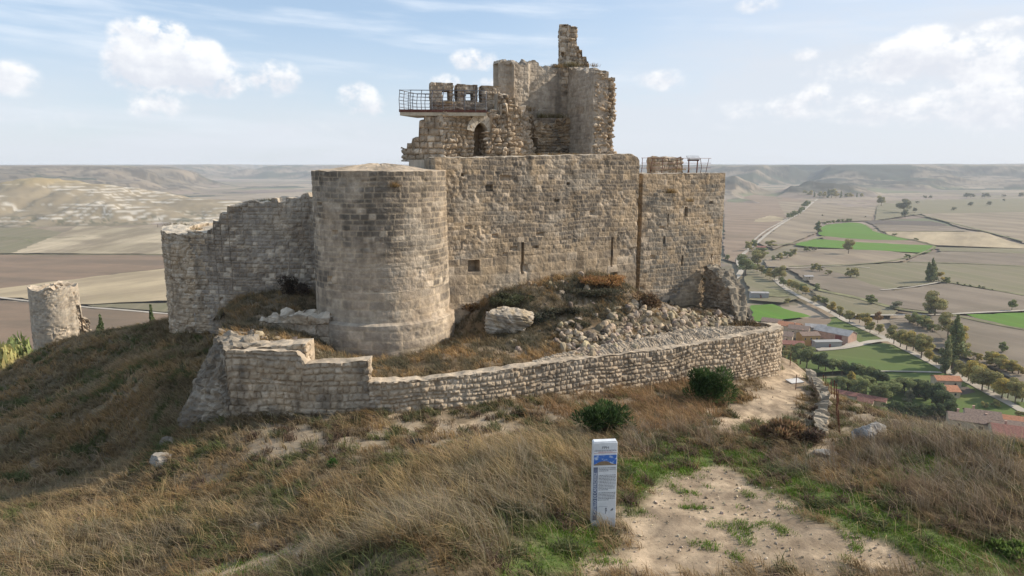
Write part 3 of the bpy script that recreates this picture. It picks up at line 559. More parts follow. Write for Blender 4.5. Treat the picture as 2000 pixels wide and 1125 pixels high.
def rock(name, loc, size, seed, label, cat='rock', rz=0, group=None, c=(.44, .38, .30), facets=9, rough=.06, boxy=0):
    V = rotz(rockV(IC4, seed, facets, rough, boxy) * np.array(size), rz); q = n3(V * 2.2, seed + 5); cc = mixc(np.broadcast_to(np.array(c), V.shape), np.array(c) * .5, sst(.5, .68, q)); cc = mixc(cc, np.array([.42, .30, .15]), sst(.55, .7, n3(V * 1.5, seed + 9)) * .4)
    return tag(mesh(name, V, IC4[1], M_RUBBLE, col=cc, loc=None), label, cat, group) if False else _place(mesh(name, V, IC4[1], M_RUBBLE, col=cc), loc, label, cat, group)
def _place(o, loc, label, cat, group=None): o.location = loc; return tag(o, label, cat, group)
def scatter_rocks(name, xs, ys, zs, sz, seed, label, base=(.385, .315, .235), ic=IC1, sink=.25, kind='stuff'):
    r = np.random.default_rng(seed); protos = [rockV(ic, seed + i, 11, .05, 4 if i % 2 else 0) for i in range(14)]; nv = len(ic[0]); VV = []; FF = []; CC = []
    for i, (x, y, z, s) in enumerate(zip(xs, ys, zs, sz)):
        V = protos[r.integers(14)]; q = r.normal(size=(3, 3)); q, _ = np.linalg.qr(q); V = (V * (r.uniform(.45, 1.35, 3) * s)) @ q.T
        VV.append(V + np.array([x, y, z + s * (.5 - sink)])); FF.append(ic[1] + i * nv); k = r.uniform(.4, 1.3); CC.append(np.broadcast_to(np.array(base) * k * np.array([1, r.uniform(.92, 1.02), r.uniform(.82, 1.02)]), V.shape))
    return tag(mesh(name, np.vstack(VV), np.vstack(FF), M_RUBBLE, col=np.vstack(CC)), label, None, None, kind)
def G(px, py): x, y = hit(px, py); return x, y, float(ground(np.array(x), np.array(y)))
x, y, z = G(993, 655); rock('limestone_block', (x, y + .6, z + .48), (1.12, .8, .62), 5, 'large pale grey weathered limestone block lying before the curtain wall', 'boulder', .15, c=(.44, .38, .30), facets=7, rough=.09, boxy=5)
tag(wall('wall_remnant', [at(505, 640, 30.4)[:2], at(575, 645, 30.0)[:2], at(643, 650, 30.0)[:2]], -8.8, prof([(0, -7.1), (.6, -6.85), (1.5, -6.75), (2.3, -6.7), (3.4, -6.78)]), 1.3, dict(WRM, ch=.55, sw=.95, amp=.10, jd=.09, rough=.12, erod=.3, pal=dict(PAL_WARM, dark=.3)), 151, res=.05, blk=(.5, .14), topr=.2), 'low remnant of big stone blocks at the left foot of the round tower', 'wall remnant')
x, y, z = G(1712, 862); rock('lichen_boulder', (x, y + .35, z + .02), (.62, .5, .46), 23, 'grey lichen covered boulder among brown weeds near the hill edge', 'boulder', .3, c=(.36, .34, .31))
x, y, z = G(1612, 888); rock('flat_boulder', (x, y, z), (.42, .3, .16), 29, 'flat grey rock sunk in weeds below the end of the path', 'boulder', .3, c=(.26, .25, .23))
for i, (px, py, s, lb) in enumerate([(505, 1032, .22, 'rounded pink stone lying in dry grass above the green strip'), (430, 1022, .12, 'pale pebble sized stone left of the pink stone'), (318, 905, .5, 'broken rock edge poking out at the lip of the shaded slope'),
      (325, 870, .35, 'smaller rock above the broken edge at the shaded slope lip'), (32, 955, .16, 'lone pale stone in the shaded grass slope at far left'), (1107, 768, .28, 'pale squared stone fallen against the foot of the low wall'), (1425, 905, .05, 'small white stone on the gravel')]):
    x, y, z = G(px, py); rock('stone', (x, y, z + s * .25), (s, s * .8, s * .7), 60 + i, lb, 'stone', i * 1.1, c=(.40, .34, .27) if i != 2 else (.3, .27, .23))
# rubble on the terrace in front of the walls
n = 9000; xs = rng.uniform(-1, 15, n); ys = rng.uniform(28, 41, n); zs = ground(xs, ys); pxs, pys = pix(xs, ys, zs)
band = pip(pxs, pys, [(1075,660),(1110,625),(1180,610),(1240,590),(1300,598),(1380,610),(1460,622),(1492,640),(1400,640),(1340,668),(1250,672),(1150,700),(1110,700)])
p = np.where(band, 1., .05) * (fbm(xs * .8, ys * .8, 77, 4) > .38); k = (rng.uniform(size=n) < p * 1.1) & pip(xs, ys, TERR)
tag(scatter_rocks('rubble', xs[k], ys[k], zs[k], .045 + .20 * rng.uniform(size=k.sum()) ** 2.8, 7, 'loose limestone rubble heaped in front of the curtain wall', ic=IC2), None)
n = 2500; xs = rng.uniform(-15, -6, n); ys = rng.uniform(25, 31, n); zs = ground(xs, ys); pxs, pys = pix(xs, ys, zs)
k = (rng.uniform(size=n) < .5 * pip(pxs, pys, [(420,690),(430,650),(520,655),(600,672),(600,690),(450,700)]) + .35 * pip(pxs, pys, [(330,740),(420,640),(440,650),(420,700),(350,760)])) & pip(xs, ys, TERR)
scatter_rocks('rubble', xs[k], ys[k], zs[k], .06 + .16 * rng.uniform(size=k.sum()) ** 2, 9, 'small stones and rubble behind the corner of the low wall')
xs, ys = rng.uniform(-1, 12, 9000), rng.uniform(9, 19, 9000); dm = ground_col(xs, ys)[1]; k = rng.uniform(size=9000) < dm * .75; 
x2, y2 = rng.uniform(7, 17, 4000), rng.uniform(22, 38, 4000); k2 = rng.uniform(size=4000) < ground_col(x2, y2)[1] * .25
x3, y3 = rng.uniform(-14, 8, 5000), rng.uniform(14, 27, 5000); k3 = rng.uniform(size=5000) < .10
xs, ys = np.concatenate([xs[k], x2[k2], x3[k3]]), np.concatenate([ys[k], y2[k2], y3[k3]]); k = ~pip(xs, ys, TERR); xs, ys = xs[k], ys[k]
scatter_rocks('gravel', xs, ys, hill(xs, ys), .008 + .035 * rng.uniform(size=len(xs)) ** 3, 17, 'loose gravel and chips of limestone on the worn ground', base=(.46, .38, .29))
# dry stone edge with rusty posts beside the path
ps = empty('path_edge_wall', (14, 30, -10.5), 'crumbling dry stone edge of the path propped with rusty posts', 'wall')
pe = [hit(1592, 742), hit(1612, 775), (13.9, 28.6), (12.35, 25.8), (11.9, 24.0)]; pe = [pe[0], pe[1], pe[2], (12.6, 26.0), (11.35, 23.2)]
zz_ = [float(hill(np.array(a), np.array(b))) for a, b in pe]; ll = np.concatenate([[0], np.cumsum([math.dist(pe[i], pe[i + 1]) for i in range(4)])])
kid(wall('dry_stone_edge', pe[::-1], -13, lambda u: np.interp(ll[-1] - u, ll, np.array(zz_) + .38) + (n2(u * 2, u * 0, 3) - .5) * .3, .4, dict(RUB, amp=.14, rough=.12, jd=.08, ch=.2, sw=.26, pal=dict(PAL_LOW, mortar=(.2, .16, .11))), 131, res=.05, step=True, blk=(.3, .12), topr=.2, topcol=(.34, .29, .22)), ps)
for i in range(15):
    t = i / 14 * ll[-1]; x = np.interp(t, ll, [p[0] for p in pe]) + .5; y = np.interp(t, ll, [p[1] for p in pe]); z = float(hill(np.array(x), np.array(y)))
    m = MB(); m.tube([(x, y, z - .5), (x - .12 + rng.uniform(-.05, .05), y, z + rng.uniform(.45, .85))], .02, 6); kid(m.build('post', M_RUST), ps)
for i, (px, py) in enumerate(((1554, 760), (1543, 715))):
    x, y, z = G(px, py); m = MB(); m.tube([(x, y, z - .1), (x, y, z + .7)], .018, 6); m.box((x, y, z + .7), (.05, .05, .03))
    tag(m.build('metal_stake', M_RUST), ('short rusty stake at the bend of the path' if i == 0 else 'rusty stake farther up the path nearer the wall end'), 'stake')
x, y, z = G(1552, 746); m = MB(); m.box((x, y, z + .05), (.75, .5, .05), rz=.3, rx=.1); m.box((x, y, z + .02), (.5, .3, .05), rz=.3)
tag(m.build('white_slab', m_flat('white slab', (.62, .60, .57), .8), bevel=.01), 'flat white slab lying on the gravel path', 'slab')
# ------------------------------------------------------------------ viewing platform
vp = empty('viewing_platform', (-5, 38.5, 2.7), 'rust coloured steel viewing platform with cable railing below the merlons', 'platform')
def Q(px, z, Y): x, h, d = ray(px, 562.5 - 0); # horizontal position for a pixel column seen near the horizon
PF = [(-6.0, 38.0), (-1.85, 37.95), (-1.55, 39.1), (-3.9, 39.15), (-5.55, 40.3), (-6.65, 39.6)]
PF = [at(781, 222, 38.2)[:2], at(950, 222, 38.6)[:2], (-1.6, 39.4), (-4.4, 39.7), at(815, 214, 40.3)[:2]]
m = MB(); m.prism(PF, 2.66, 2.84); kid(m.build('deck_slab', M_CONC), vp)
cxp, cyp = -4, 38.8
m = MB(); m.prism([(cxp + (a - cxp) * 1.02, cyp + (b - cyp) * 1.05) for a, b in PF], 2.845, 2.985); kid(m.build('deck_edge', M_RUST), vp)
run = [PF[1], PF[0], PF[4], (PF[4][0] + .9, PF[4][1] + .25)]
RL = []
for i in range(len(run) - 1):
    L = math.dist(run[i], run[i + 1]); n = max(1, round(L / .62))
    for k in range(n + (i == len(run) - 2)): t = k / n; RL.append((run[i][0] + (run[i + 1][0] - run[i][0]) * t, run[i][1] + (run[i + 1][1] - run[i][1]) * t))
for x, y in RL:
    m = MB(); m.tube([(x, y, 2.9), (x - .02, y - .03, 3.5), (x + .03, y + .02, 4.0)], .022, 6); kid(m.build('railing_post', M_STEEL), vp)
for k in range(6):
    m = MB(); z = 3.1 + k * .18; m.tube([(x, y, z) for x, y in RL], .012 if k < 5 else .022, 5); kid(m.build('rail', M_STEEL), vp)
# railing and lectern on the corner tower
gr = empty('guard_railing', (10, 41, -.4), 'thin rusty guard railing along the top of the corner tower', 'railing')
c0, c1 = at(1252, 330, 38.95), at(1388, 330, 41.6)
for px in (1252, 1268, 1290, 1318, 1341, 1367, 1378):
    t = (px - 1252) / 136; x = c0[0] + (c1[0] - c0[0]) * t; y = c0[1] + (c1[1] - c0[1]) * t
    m = MB(); lean = .10 if px in (1268, 1367, 1378) else 0; m.tube([(x, y, -.5), (x + .06, y, -.1), (x + .06 + lean * (1 if px != 1367 else -1), y, .40)], .017, 5); kid(m.build('railing_post', M_RUST), gr)
for z in (.40, .12, -.16):
    m = MB(); m.tube([(c0[0], c0[1], z), (c1[0], c1[1], z)], .012, 5); kid(m.build('rail', M_RUST), gr)
le = empty('information_lectern', (*at(1353, 335, 41.8)[:2], -.45), 'slanted information lectern standing on the corner tower', 'lectern')
for s in (-1, 1):
    m = MB(); m.tube([(s * .24, 0, 0), (s * .27, 0, .82)], .035, 6); m.build('leg', M_RUST, le)
m = MB(); m.box((0, 0, .90), (.78, .5, .05), rx=.45); m.build('panel', m_flat('lectern panel', (.55, .56, .56), .4), le, bevel=.01)
m = MB(); m.box((0, -.02, .80), (.70, .05, .20), rx=.1); m.build('bracket', M_RUST, le)

# ------------------------------------------------------------------ information pillar
sx, sy, sz = G(1177, 1026)
sg = empty('information_pillar', (sx, sy, sz - .05), 'white information pillar with blue side band standing in the grass', 'sign', rz=R(5))
W_, H_, T_ = .53, 2.02, .17
m = MB(); m.box((0, 0, H_ / 2), (W_, T_, H_)); m.build('pillar_body', M_WHITE, sg, bevel=.008)
m = MB(); m.box((0, 0, H_ + .012), (W_ - .03, T_ - .03, .024)); m.build('top_cap', M_WHITE, sg, bevel=.006)
def plate(name, x, z, w_, h_, mat, par=sg, y=-T_ / 2 - .002): mm = MB(); mm.box((x, y, z), (w_, .004, h_)); return mm.build(name, mat, par)
M_BAND = m_flat('slate blue print', (.16, .19, .27), .5); M_INK = m_flat('grey ink', (.16, .16, .18), .6); M_INK2 = m_flat('white lettering', (.70, .72, .76), .6); M_RED = m_flat('red ink', (.45, .12, .10), .6)
plate('side_band', -.205, .84, .095, 1.24, M_BAND)
def text(name, s, x, z, size, mat, par=sg, rot=0, y=-T_ / 2 - .0065, sx_=1.0, align='CENTER'):
    cu = bpy.data.curves.new(name, 'FONT'); cu.body = s; cu.size = size; cu.align_x = align; cu.align_y = 'CENTER'; cu.extrude = .001
    t = bpy.data.objects.new(name, cu); COL.objects.link(t); dg = bpy.context.evaluated_depsgraph_get(); me = bpy.data.meshes.new_from_object(t.evaluated_get(dg)); bpy.data.objects.remove(t)
    o = bpy.data.objects.new(name, me); COL.objects.link(o); me.materials.clear(); me.materials.append(mat); o.parent = par; o.location = (x, y, z); o.rotation_euler = (R(90), -rot, 0); o.scale = (sx_, 1, 1); return o
text('title_lettering', 'CASTILLO DE CASTROJERIZ', -.205, .84, .094, M_INK2, rot=R(90), sx_=.86)
text('logo_lettering', 'FPH', 0, 1.905, .085, M_INK, sx_=1.1)
def word_lines(name, x0, z, n, wmax, step, hgt, last=.6, mat=None, par=sg):
    mm = MB(); r_ = random.Random(int(z * 100))
    for k in range(n):
        x = x0; lim = x0 + wmax * (1 if k < n - 1 else last)
        while x < lim - .01:
            L = min(r_.uniform(.012, .05), lim - x); mm.box((x + L / 2, -T_ / 2 - .002, z - k * step), (L, .003, hgt)); x += L + .009
    return mm.build(name, mat or M_INK, par)
word_lines('heading_line', -.24, 1.835, 1, .48, .03, .012, 1); word_lines('heading_line', -.16, 1.808, 1, .32, .03, .008, 1, M_RED)
plate('rule_line', 0, 1.785, .50, .006, M_RED); plate('rule_line', 0, 1.855, .46, .003, M_INK)
# picture of the hill on the pillar
pm, pn, pb, po = mat_new('hill picture'); g = pn.new('ShaderNodeTexCoord').outputs['Object']; gx_, gy_, gz_ = pn.xyz(g)
cl = pn.rng(pn.noise(g, 14, 5, .6), .5, .7); skyc = pn.mix(cl, (.06, .17, .50, 1), (.55, .65, .78, 1))
ridge = pn.m('ADD', pn.m('MULTIPLY', pn.rng(pn.m('ABSOLUTE', pn.m('ADD', gx_, .03)), .22, .04), .07), pn.m('MULTIPLY', pn.noise(g, 22, 4), .025))
below = pn.m('LESS_THAN', pn.m('SUBTRACT', gz_, 1.515), ridge); hc = pn.mix(pn.noise(g, 30, 4), (.12, .09, .06, 1), (.36, .26, .17, 1)); pn.l.new(pn.mix(below, skyc, hc), pb.inputs['Base Color']); pb.inputs['Roughness'].default_value = .4
plate('landscape_picture', .0, 1.62, .50, .235, pm)
word_lines('text_block', -.135, 1.44, 3, .38, .034, .012); word_lines('text_block', -.135, 1.27, 11, .38, .034, .012); word_lines('text_block', -.135, .86, 6, .38, .034, .012)
mm = MB(); mm.tube([(.03, -.088, .36), (.045, -.088, .42), (.03, -.088, .47)], .006, 4); mm.tube([(.045, -.088, .42), (.06, -.088, .46)], .008, 4); mm.box((.045, -.088, .49), (.03, .004, .03), ry=.7); mm.build('small_emblem', M_INK, sg)
mm = MB(); mm.box((.185, -.088, .46), (.03, .004, .05), ry=.5); mm.box((.16, -.088, .445), (.02, .004, .03), ry=.3); mm.build('small_emblem', M_INK, sg); plate('rule_line', -.02, .535, .2, .003, M_INK)

# ------------------------------------------------------------------ grass and scrub
def blades(P, h, lean_az, lean, wid, c0, c1, bend=.5):
    """P (n,3) roots; returns vertex, face and colour arrays of two-segment blades"""
    n = len(P); a = rng.uniform(0, 2 * math.pi, n); sx = np.cos(a) * wid / 2; sy = np.sin(a) * wid / 2; dx = np.cos(lean_az); dy = np.sin(lean_az)
    V = np.empty((n, 5, 3)); mid = h * .55
    V[:, 0] = P + np.stack([-sx, -sy, 0 * sx - .02], -1); V[:, 1] = P + np.stack([sx, sy, 0 * sx - .02], -1)
    m_ = P + np.stack([dx * lean * mid * .6, dy * lean * mid * .6, mid], -1); V[:, 2] = m_ + np.stack([sx, sy, 0 * sx], -1) * .8; V[:, 3] = m_ - np.stack([sx, sy, 0 * sx], -1) * .8
    V[:, 4] = P + np.stack([dx * lean * h * (1 + bend), dy * lean * h * (1 + bend), h * (1 - .25 * bend * lean)], -1)
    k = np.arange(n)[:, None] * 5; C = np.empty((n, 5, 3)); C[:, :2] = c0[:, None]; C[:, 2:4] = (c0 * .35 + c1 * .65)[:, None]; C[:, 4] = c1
    return V.reshape(-1, 3), np.hstack([k, k + 1, k + 2, k + 3]), np.hstack([k + 3, k + 2, k + 4]), C.reshape(-1, 3)
def join_blades(name, parts, label, mat=M_GRASS):
    V = []; Q_ = []; T_ = []; C = []; o = 0
    for v, q, t, c in parts: V.append(v); Q_.append(q + o); T_.append(t + o); C.append(c); o += len(v)
    return tag(mesh(name, np.vstack(V), [np.vstack(Q_), np.vstack(T_)], mat, col=np.clip(np.vstack(C), 0, 1)), label, kind='stuff')
def cvar(c, n, s=.22, hue=.1):
    c = np.array(c); k = 1 + rng.normal(size=(n, 1)) * s; return np.clip(c * k * (1 + rng.normal(size=(n, 3)) * hue * np.array([.5, .3, .8])), .01, .9)
def field(nper, box, dens, hfun, seed):
    """clumped blade roots in box=(x0,x1,y0,y1), dens(x,y) keeps 0..1"""
    area = (box[1] - box[0]) * (box[3] - box[2]); n = int(area * nper); ncl = n // 9; cx = rng.uniform(box[0], box[1], ncl); cy = rng.uniform(box[2], box[3], ncl)
    p = dens(cx, cy); k = rng.uniform(size=ncl) < p; cx, cy = cx[k], cy[k]; m_ = 9; x = np.repeat(cx, m_) + rng.normal(size=len(cx) * m_) * .06; y = np.repeat(cy, m_) + rng.normal(size=len(cx) * m_) * .06
    caz = np.repeat(rng.normal(size=len(cx)) * .7, m_); ch_ = np.repeat(rng.uniform(.35, 1.45, len(cx)), m_); return x, y, hfun(x, y), caz, ch_
WIND = R(170)
def masks(x, y):
    _, d, g = ground_col(x, y); return d, g
inT = lambda x, y: pip(x, y, TERR)
P1 = []
# 1. matted dry grass over the whole hill top
def d1(x, y):
    d, g = masks(x, y); f = (1 - d) * (1 - .88 * g) * (1 - .75 * soft(x, y, BARE, .9, 1)); f = f * np.where(inT(x, y), 0, 1) * np.clip(1.25 - np.hypot(x, y - 18) / 60, .25, 1)
    mid = sst(19, 22, y) * (1 - sst(30, 33, y)) * sst(-11, -8, x); return f * sst(.12, .40, fbm(x / 1.2, y / 1.2, 90, 4)) * (1 - mid * .9 * sst(.42, .56, fbm(x / .9, y / .9, 141, 5)))
for box, nper, hs, wd in (((-17, 18, 10.5, 20), 560, .20, .013), ((-22, 18, 20, 30), 420, .20, .018), ((-42, -8, 24, 52), 340, .22, .034), ((8, 19, 22, 42), 150, .22, .02), ((-30, -12, 12, 24), 260, .2, .016)):
    x, y, z, a, c = field(nper, box, d1, hill, 1); n = len(x); t = sst(.35, .62, fbm(x / 2.2, y / 2.2, 92, 4))[:, None]; t2 = sst(.45, .62, fbm(x / 1.1, y / 1.1, 93, 4))[:, None]
    c1 = cvar((.34, .225, .105), n) * t + cvar((.20, .15, .08), n) * (1 - t); c1 = c1 * (1 - t2 * .5) + cvar((.36, .28, .17), n) * t2 * .5
    lf = sst(-10, -15, x)[:, None]; c1 = c1 * (1 + .25 * lf)
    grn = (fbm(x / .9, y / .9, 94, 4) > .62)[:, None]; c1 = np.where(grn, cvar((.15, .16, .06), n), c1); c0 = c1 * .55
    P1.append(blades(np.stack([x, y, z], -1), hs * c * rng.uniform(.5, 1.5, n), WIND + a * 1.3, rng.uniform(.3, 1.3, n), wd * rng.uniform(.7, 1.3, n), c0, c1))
# 2. long straw on the near mound and along the left foreground
LEFTTALL = region([(0,1124),(0,1050),(120,1010),(260,950),(420,990),(560,1000),(700,960),(840,920),(1000,905),(900,960),(740,1000),(560,1030),(380,1070),(240,1124)])
def d2(x, y): 
    d, g = masks(x, y); return np.maximum(soft(x, y, MOUND, .5, 11), .8 * soft(x, y, LEFTTALL, .5, 12)) * (1 - d) * (1 - .92 * g) * sst(.3, .5, fbm(x * 1.1, y * 1.1, 95, 4))
x, y, z, a, c = field(430, (-16, 4, 10, 21), d2, hill, 2); n = len(x); t = sst(.4, .6, fbm(x / 1.3, y / 1.3, 96, 4))[:, None]
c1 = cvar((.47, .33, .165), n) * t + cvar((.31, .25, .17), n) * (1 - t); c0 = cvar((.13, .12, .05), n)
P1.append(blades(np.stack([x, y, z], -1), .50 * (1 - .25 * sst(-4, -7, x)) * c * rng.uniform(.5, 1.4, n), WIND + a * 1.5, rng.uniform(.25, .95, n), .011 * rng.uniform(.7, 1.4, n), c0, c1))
# 3. grey brown weeds on the right and behind the pillar
def d3(x, y):
    d, g = masks(x, y); return soft(x, y, WEEDS, .5, 13) * (1 - d) * (1 - .85 * g) * sst(.32, .5, fbm(x * 1.0, y * 1.0, 97, 4))
x, y, z, a, c = field(430, (1.5, 19, 11, 25), d3, hill, 3); n = len(x); t = sst(.42, .6, fbm(x / 1.6, y / 1.6, 98, 4))[:, None]
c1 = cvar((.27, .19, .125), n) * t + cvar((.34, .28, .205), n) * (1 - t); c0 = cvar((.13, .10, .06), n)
P1.append(blades(np.stack([x, y, z], -1), .46 * c * rng.uniform(.5, 1.35, n), WIND + a * 2, rng.uniform(.1, .7, n), .010 * rng.uniform(.7, 1.4, n), c0, c1))
# 4. reddish clumps under the low wall and on the path verge
RED = region([(1060,800),(1150,775),(1300,755),(1360,745),(1425,775),(1415,800),(1370,830),(1290,860),(1180,850)])
def d4(x, y): d, g = masks(x, y); return soft(x, y, RED, .4, 14) * (1 - d) * sst(.35, .5, fbm(x * .9, y * .9, 99, 4))
x, y, z, a, c = field(330, (0, 11, 19, 31), d4, hill, 3); k = ~inT(x, y); x, y, z, a, c = x[k], y[k], z[k], a[k], c[k]; n = len(x); c1 = cvar((.38, .24, .12), n); c0 = cvar((.17, .11, .06), n)
P1.append(blades(np.stack([x, y, z], -1), .38 * c * rng.uniform(.5, 1.3, n), WIND + a * 1.5, rng.uniform(.2, 1.1, n), .014 * rng.uniform(.7, 1.4, n), c0, c1))
# 5. sparse long pale stems standing out of the rest
def d7(x, y): d, g = masks(x, y); return (1 - d) * (1 - .6 * g) * np.where(inT(x, y), 0, 1) * sst(.45, .7, fbm(x / 1.5, y / 1.5, 120, 3))
x = rng.uniform(-16, 17, 16000); y = rng.uniform(10.5, 30, 16000); k = rng.uniform(size=16000) < d7(x, y) * np.clip(14 / y, .2, 1); x, y = x[k], y[k]; n = len(x); c1 = cvar((.58, .45, .27), n, .15)
P1.append(blades(np.stack([x, y, hill(x, y)], -1), rng.uniform(.35, .85, n), rng.uniform(0, 6.28, n) * .5 + WIND - 1.5, rng.uniform(.1, 1.3, n), .008 + 0 * x, c1 * .6, c1))
# 6. small dark forbs and low olive weeds
x = rng.uniform(-16, 17, 1400); y = rng.uniform(10.5, 30, 1400); k = (masks(x, y)[0] < .3) & ~inT(x, y); x, y = x[k], y[k]; m_ = 60; xx = np.repeat(x, m_) + rng.normal(size=len(x) * m_) * .11; yy = np.repeat(y, m_) + rng.normal(size=len(x) * m_) * .11; n = len(xx)
c1 = np.where(np.repeat(rng.uniform(size=len(x)) < .5, m_)[:, None], cvar((.12, .13, .055), n), cvar((.16, .11, .075), n)); P1.append(blades(np.stack([xx, yy, hill(xx, yy)], -1), rng.uniform(.1, .28, n), rng.uniform(0, 6.28, n), rng.uniform(.3, 1.2, n), .022 + 0 * xx, c1 * .6, c1))
join_blades('dry_grass', P1, 'wind combed dry grass and weeds covering the hill top')
# green turf
def d5(x, y):
    d, g = masks(x, y); tuft = (n2(x * 2.2, y * 2.2, 101) > .74) * d * .8 * (fbm(x / 2, y / 2, 102, 3) > .42); return np.maximum(g * (1 - .75 * d) * sst(.22, .42, fbm(x * 1.6, y * 1.6, 100, 4)), tuft)
x, y, z, a, c = field(1300, (-8, 13, 10.5, 21), d5, hill, 5); n = len(x); t = rng.uniform(size=(n, 1)) < .14
c1 = np.where(t, cvar((.28, .24, .10), n), cvar((.16, .26, .035), n)); c0 = c1 * .6; t3 = sst(.4, .65, fbm(x / .8, y / .8, 104, 3))[:, None]; c1 = c1 * (1 - .35 * t3) + np.array([.06, .10, .02]) * .35 * t3
G1 = [blades(np.stack([x, y, z], -1), .075 * c * rng.uniform(.5, 1.5, n), rng.uniform(0, 6.28, n), rng.uniform(.2, 1.1, n), .012 * rng.uniform(.7, 1.4, n), c0, c1)]
x, y, z, a, c = field(260, (7, 17, 19, 34), lambda x, y: np.maximum(soft(x, y, GREEN4, .3, 5), soft(x, y, GREEN5, .4, 5)), hill, 5); n = len(x); c1 = cvar((.15, .20, .05), n)
G1.append(blades(np.stack([x, y, z], -1), .10 * c, rng.uniform(0, 6.28, n), rng.uniform(.2, 1.1, n), .018 * rng.uniform(.7, 1.4, n), c1 * .6, c1))
join_blades('green_grass', G1, 'short bright green grass round the worn gravel patch')
# terrace scrub
def d6(x, y):
    z = ground(x, y); px, py = pix(x, y, z); rub = pip(px, py, [(1075,665),(1180,625),(1300,610),(1480,630),(1500,660),(1340,690),(1150,705)]); return inT(x, y) * np.where(rub, .16, 1) * sst(.12, .36, fbm(x / .8, y / .8, 110, 4))
x, y, z, a, c = field(360, (-16, 14, 25, 38), d6, ground, 6); n = len(x); t = sst(.42, .58, fbm(x / 1.0, y / 1.0, 111, 4))[:, None]; t2 = sst(.5, .6, fbm(x / .8, y / .8, 112, 4))[:, None]
c1 = cvar((.46, .30, .14), n) * t + cvar((.24, .19, .11), n) * (1 - t); c1 = c1 * (1 - t2 * .7) + cvar((.13, .125, .08), n) * .7 * t2
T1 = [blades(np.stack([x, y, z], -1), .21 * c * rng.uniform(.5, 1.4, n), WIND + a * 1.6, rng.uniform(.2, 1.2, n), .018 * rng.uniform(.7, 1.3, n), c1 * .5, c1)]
HEATH = [(1000,565),(1100,545),(1220,545),(1290,590),(1240,625),(1150,640),(1080,650),(1050,640),(1060,610),(960,600),(940,590)]
def d8(x, y): z = ground(x, y); px, py = pix(x, y, z); return inT(x, y) * pip(px, py, HEATH) * sst(.45, .55, fbm(x * 1.1, y * 1.1, 114, 4))
x, y, z, a, c = field(700, (-2, 11, 29, 37), d8, ground, 6); n = len(x); c1 = cvar((.145, .14, .10), n); k = rng.uniform(size=n) < .55; x, y, z, c, c1 = x[k], y[k], z[k], c[k], c1[k]; n = len(x); T1.append(blades(np.stack([x, y, z], -1), .26 * c * rng.uniform(.5, 1.3, n), rng.uniform(0, 6.28, n), rng.uniform(.2, 1.2, n), .022 * rng.uniform(.7, 1.3, n), c1 * .5, c1))
# tufts on wall tops and in crevices
def tuft(cx, cy, cz, rx, ry, n, h, c): 
    x = cx + rng.normal(size=n) * rx; y = cy + rng.normal(size=n) * ry; c1 = cvar(c, n); return blades(np.stack([x, y, np.full(n, cz)], -1), h * rng.uniform(.5, 1.4, n), rng.uniform(0, 6.28, n), rng.uniform(.2, 1.2, n), np.full(n, .02), c1 * .5, c1)
ORA = (.38, .26, .12)
for (px, py, Y, rx, n, h) in [(480,412,36.6,.25,260,.35),(500,402,36.9,.2,120,.3),(525,396,36.8,.35,300,.28),(345,441,41.5,.4,200,.25),(430,452,38.2,.2,120,.2),(385,448,39,.15,80,.18),(772,362,30.0,.12,160,.22),
      (1310,375,39.2,.15,160,.25),(1348,392,39.6,.1,80,.2),(1120,128,43.2,.3,200,.3),(1090,130,43.6,.3,160,.2),(1330,330,40,.3,60,.1),(1160,128,41.5,.15,60,.2),(1070,303,38.5,.8,220,.18),(1120,302,39.5,.6,120,.15),(975,258,39.8,.2,160,.25),(1060,228,42.6,.3,200,.3),(1090,228,42.8,.3,200,.25),(1030,215,42,.2,120,.3),(880,200,39.3,.3,60,.15),(1388,545,40.6,.25,200,.3),(1408,557,39.5,.25,100,.2)]:
    xx, yy, zz = at(px, py, Y); T1.append(tuft(xx, yy, zz - .05, rx, .12, n, h, ORA if n % 100 else (.26, .22, .12)))
join_blades('scrub_grass', T1, 'orange and brown tufts of dry grass on the terrace and wall tops')

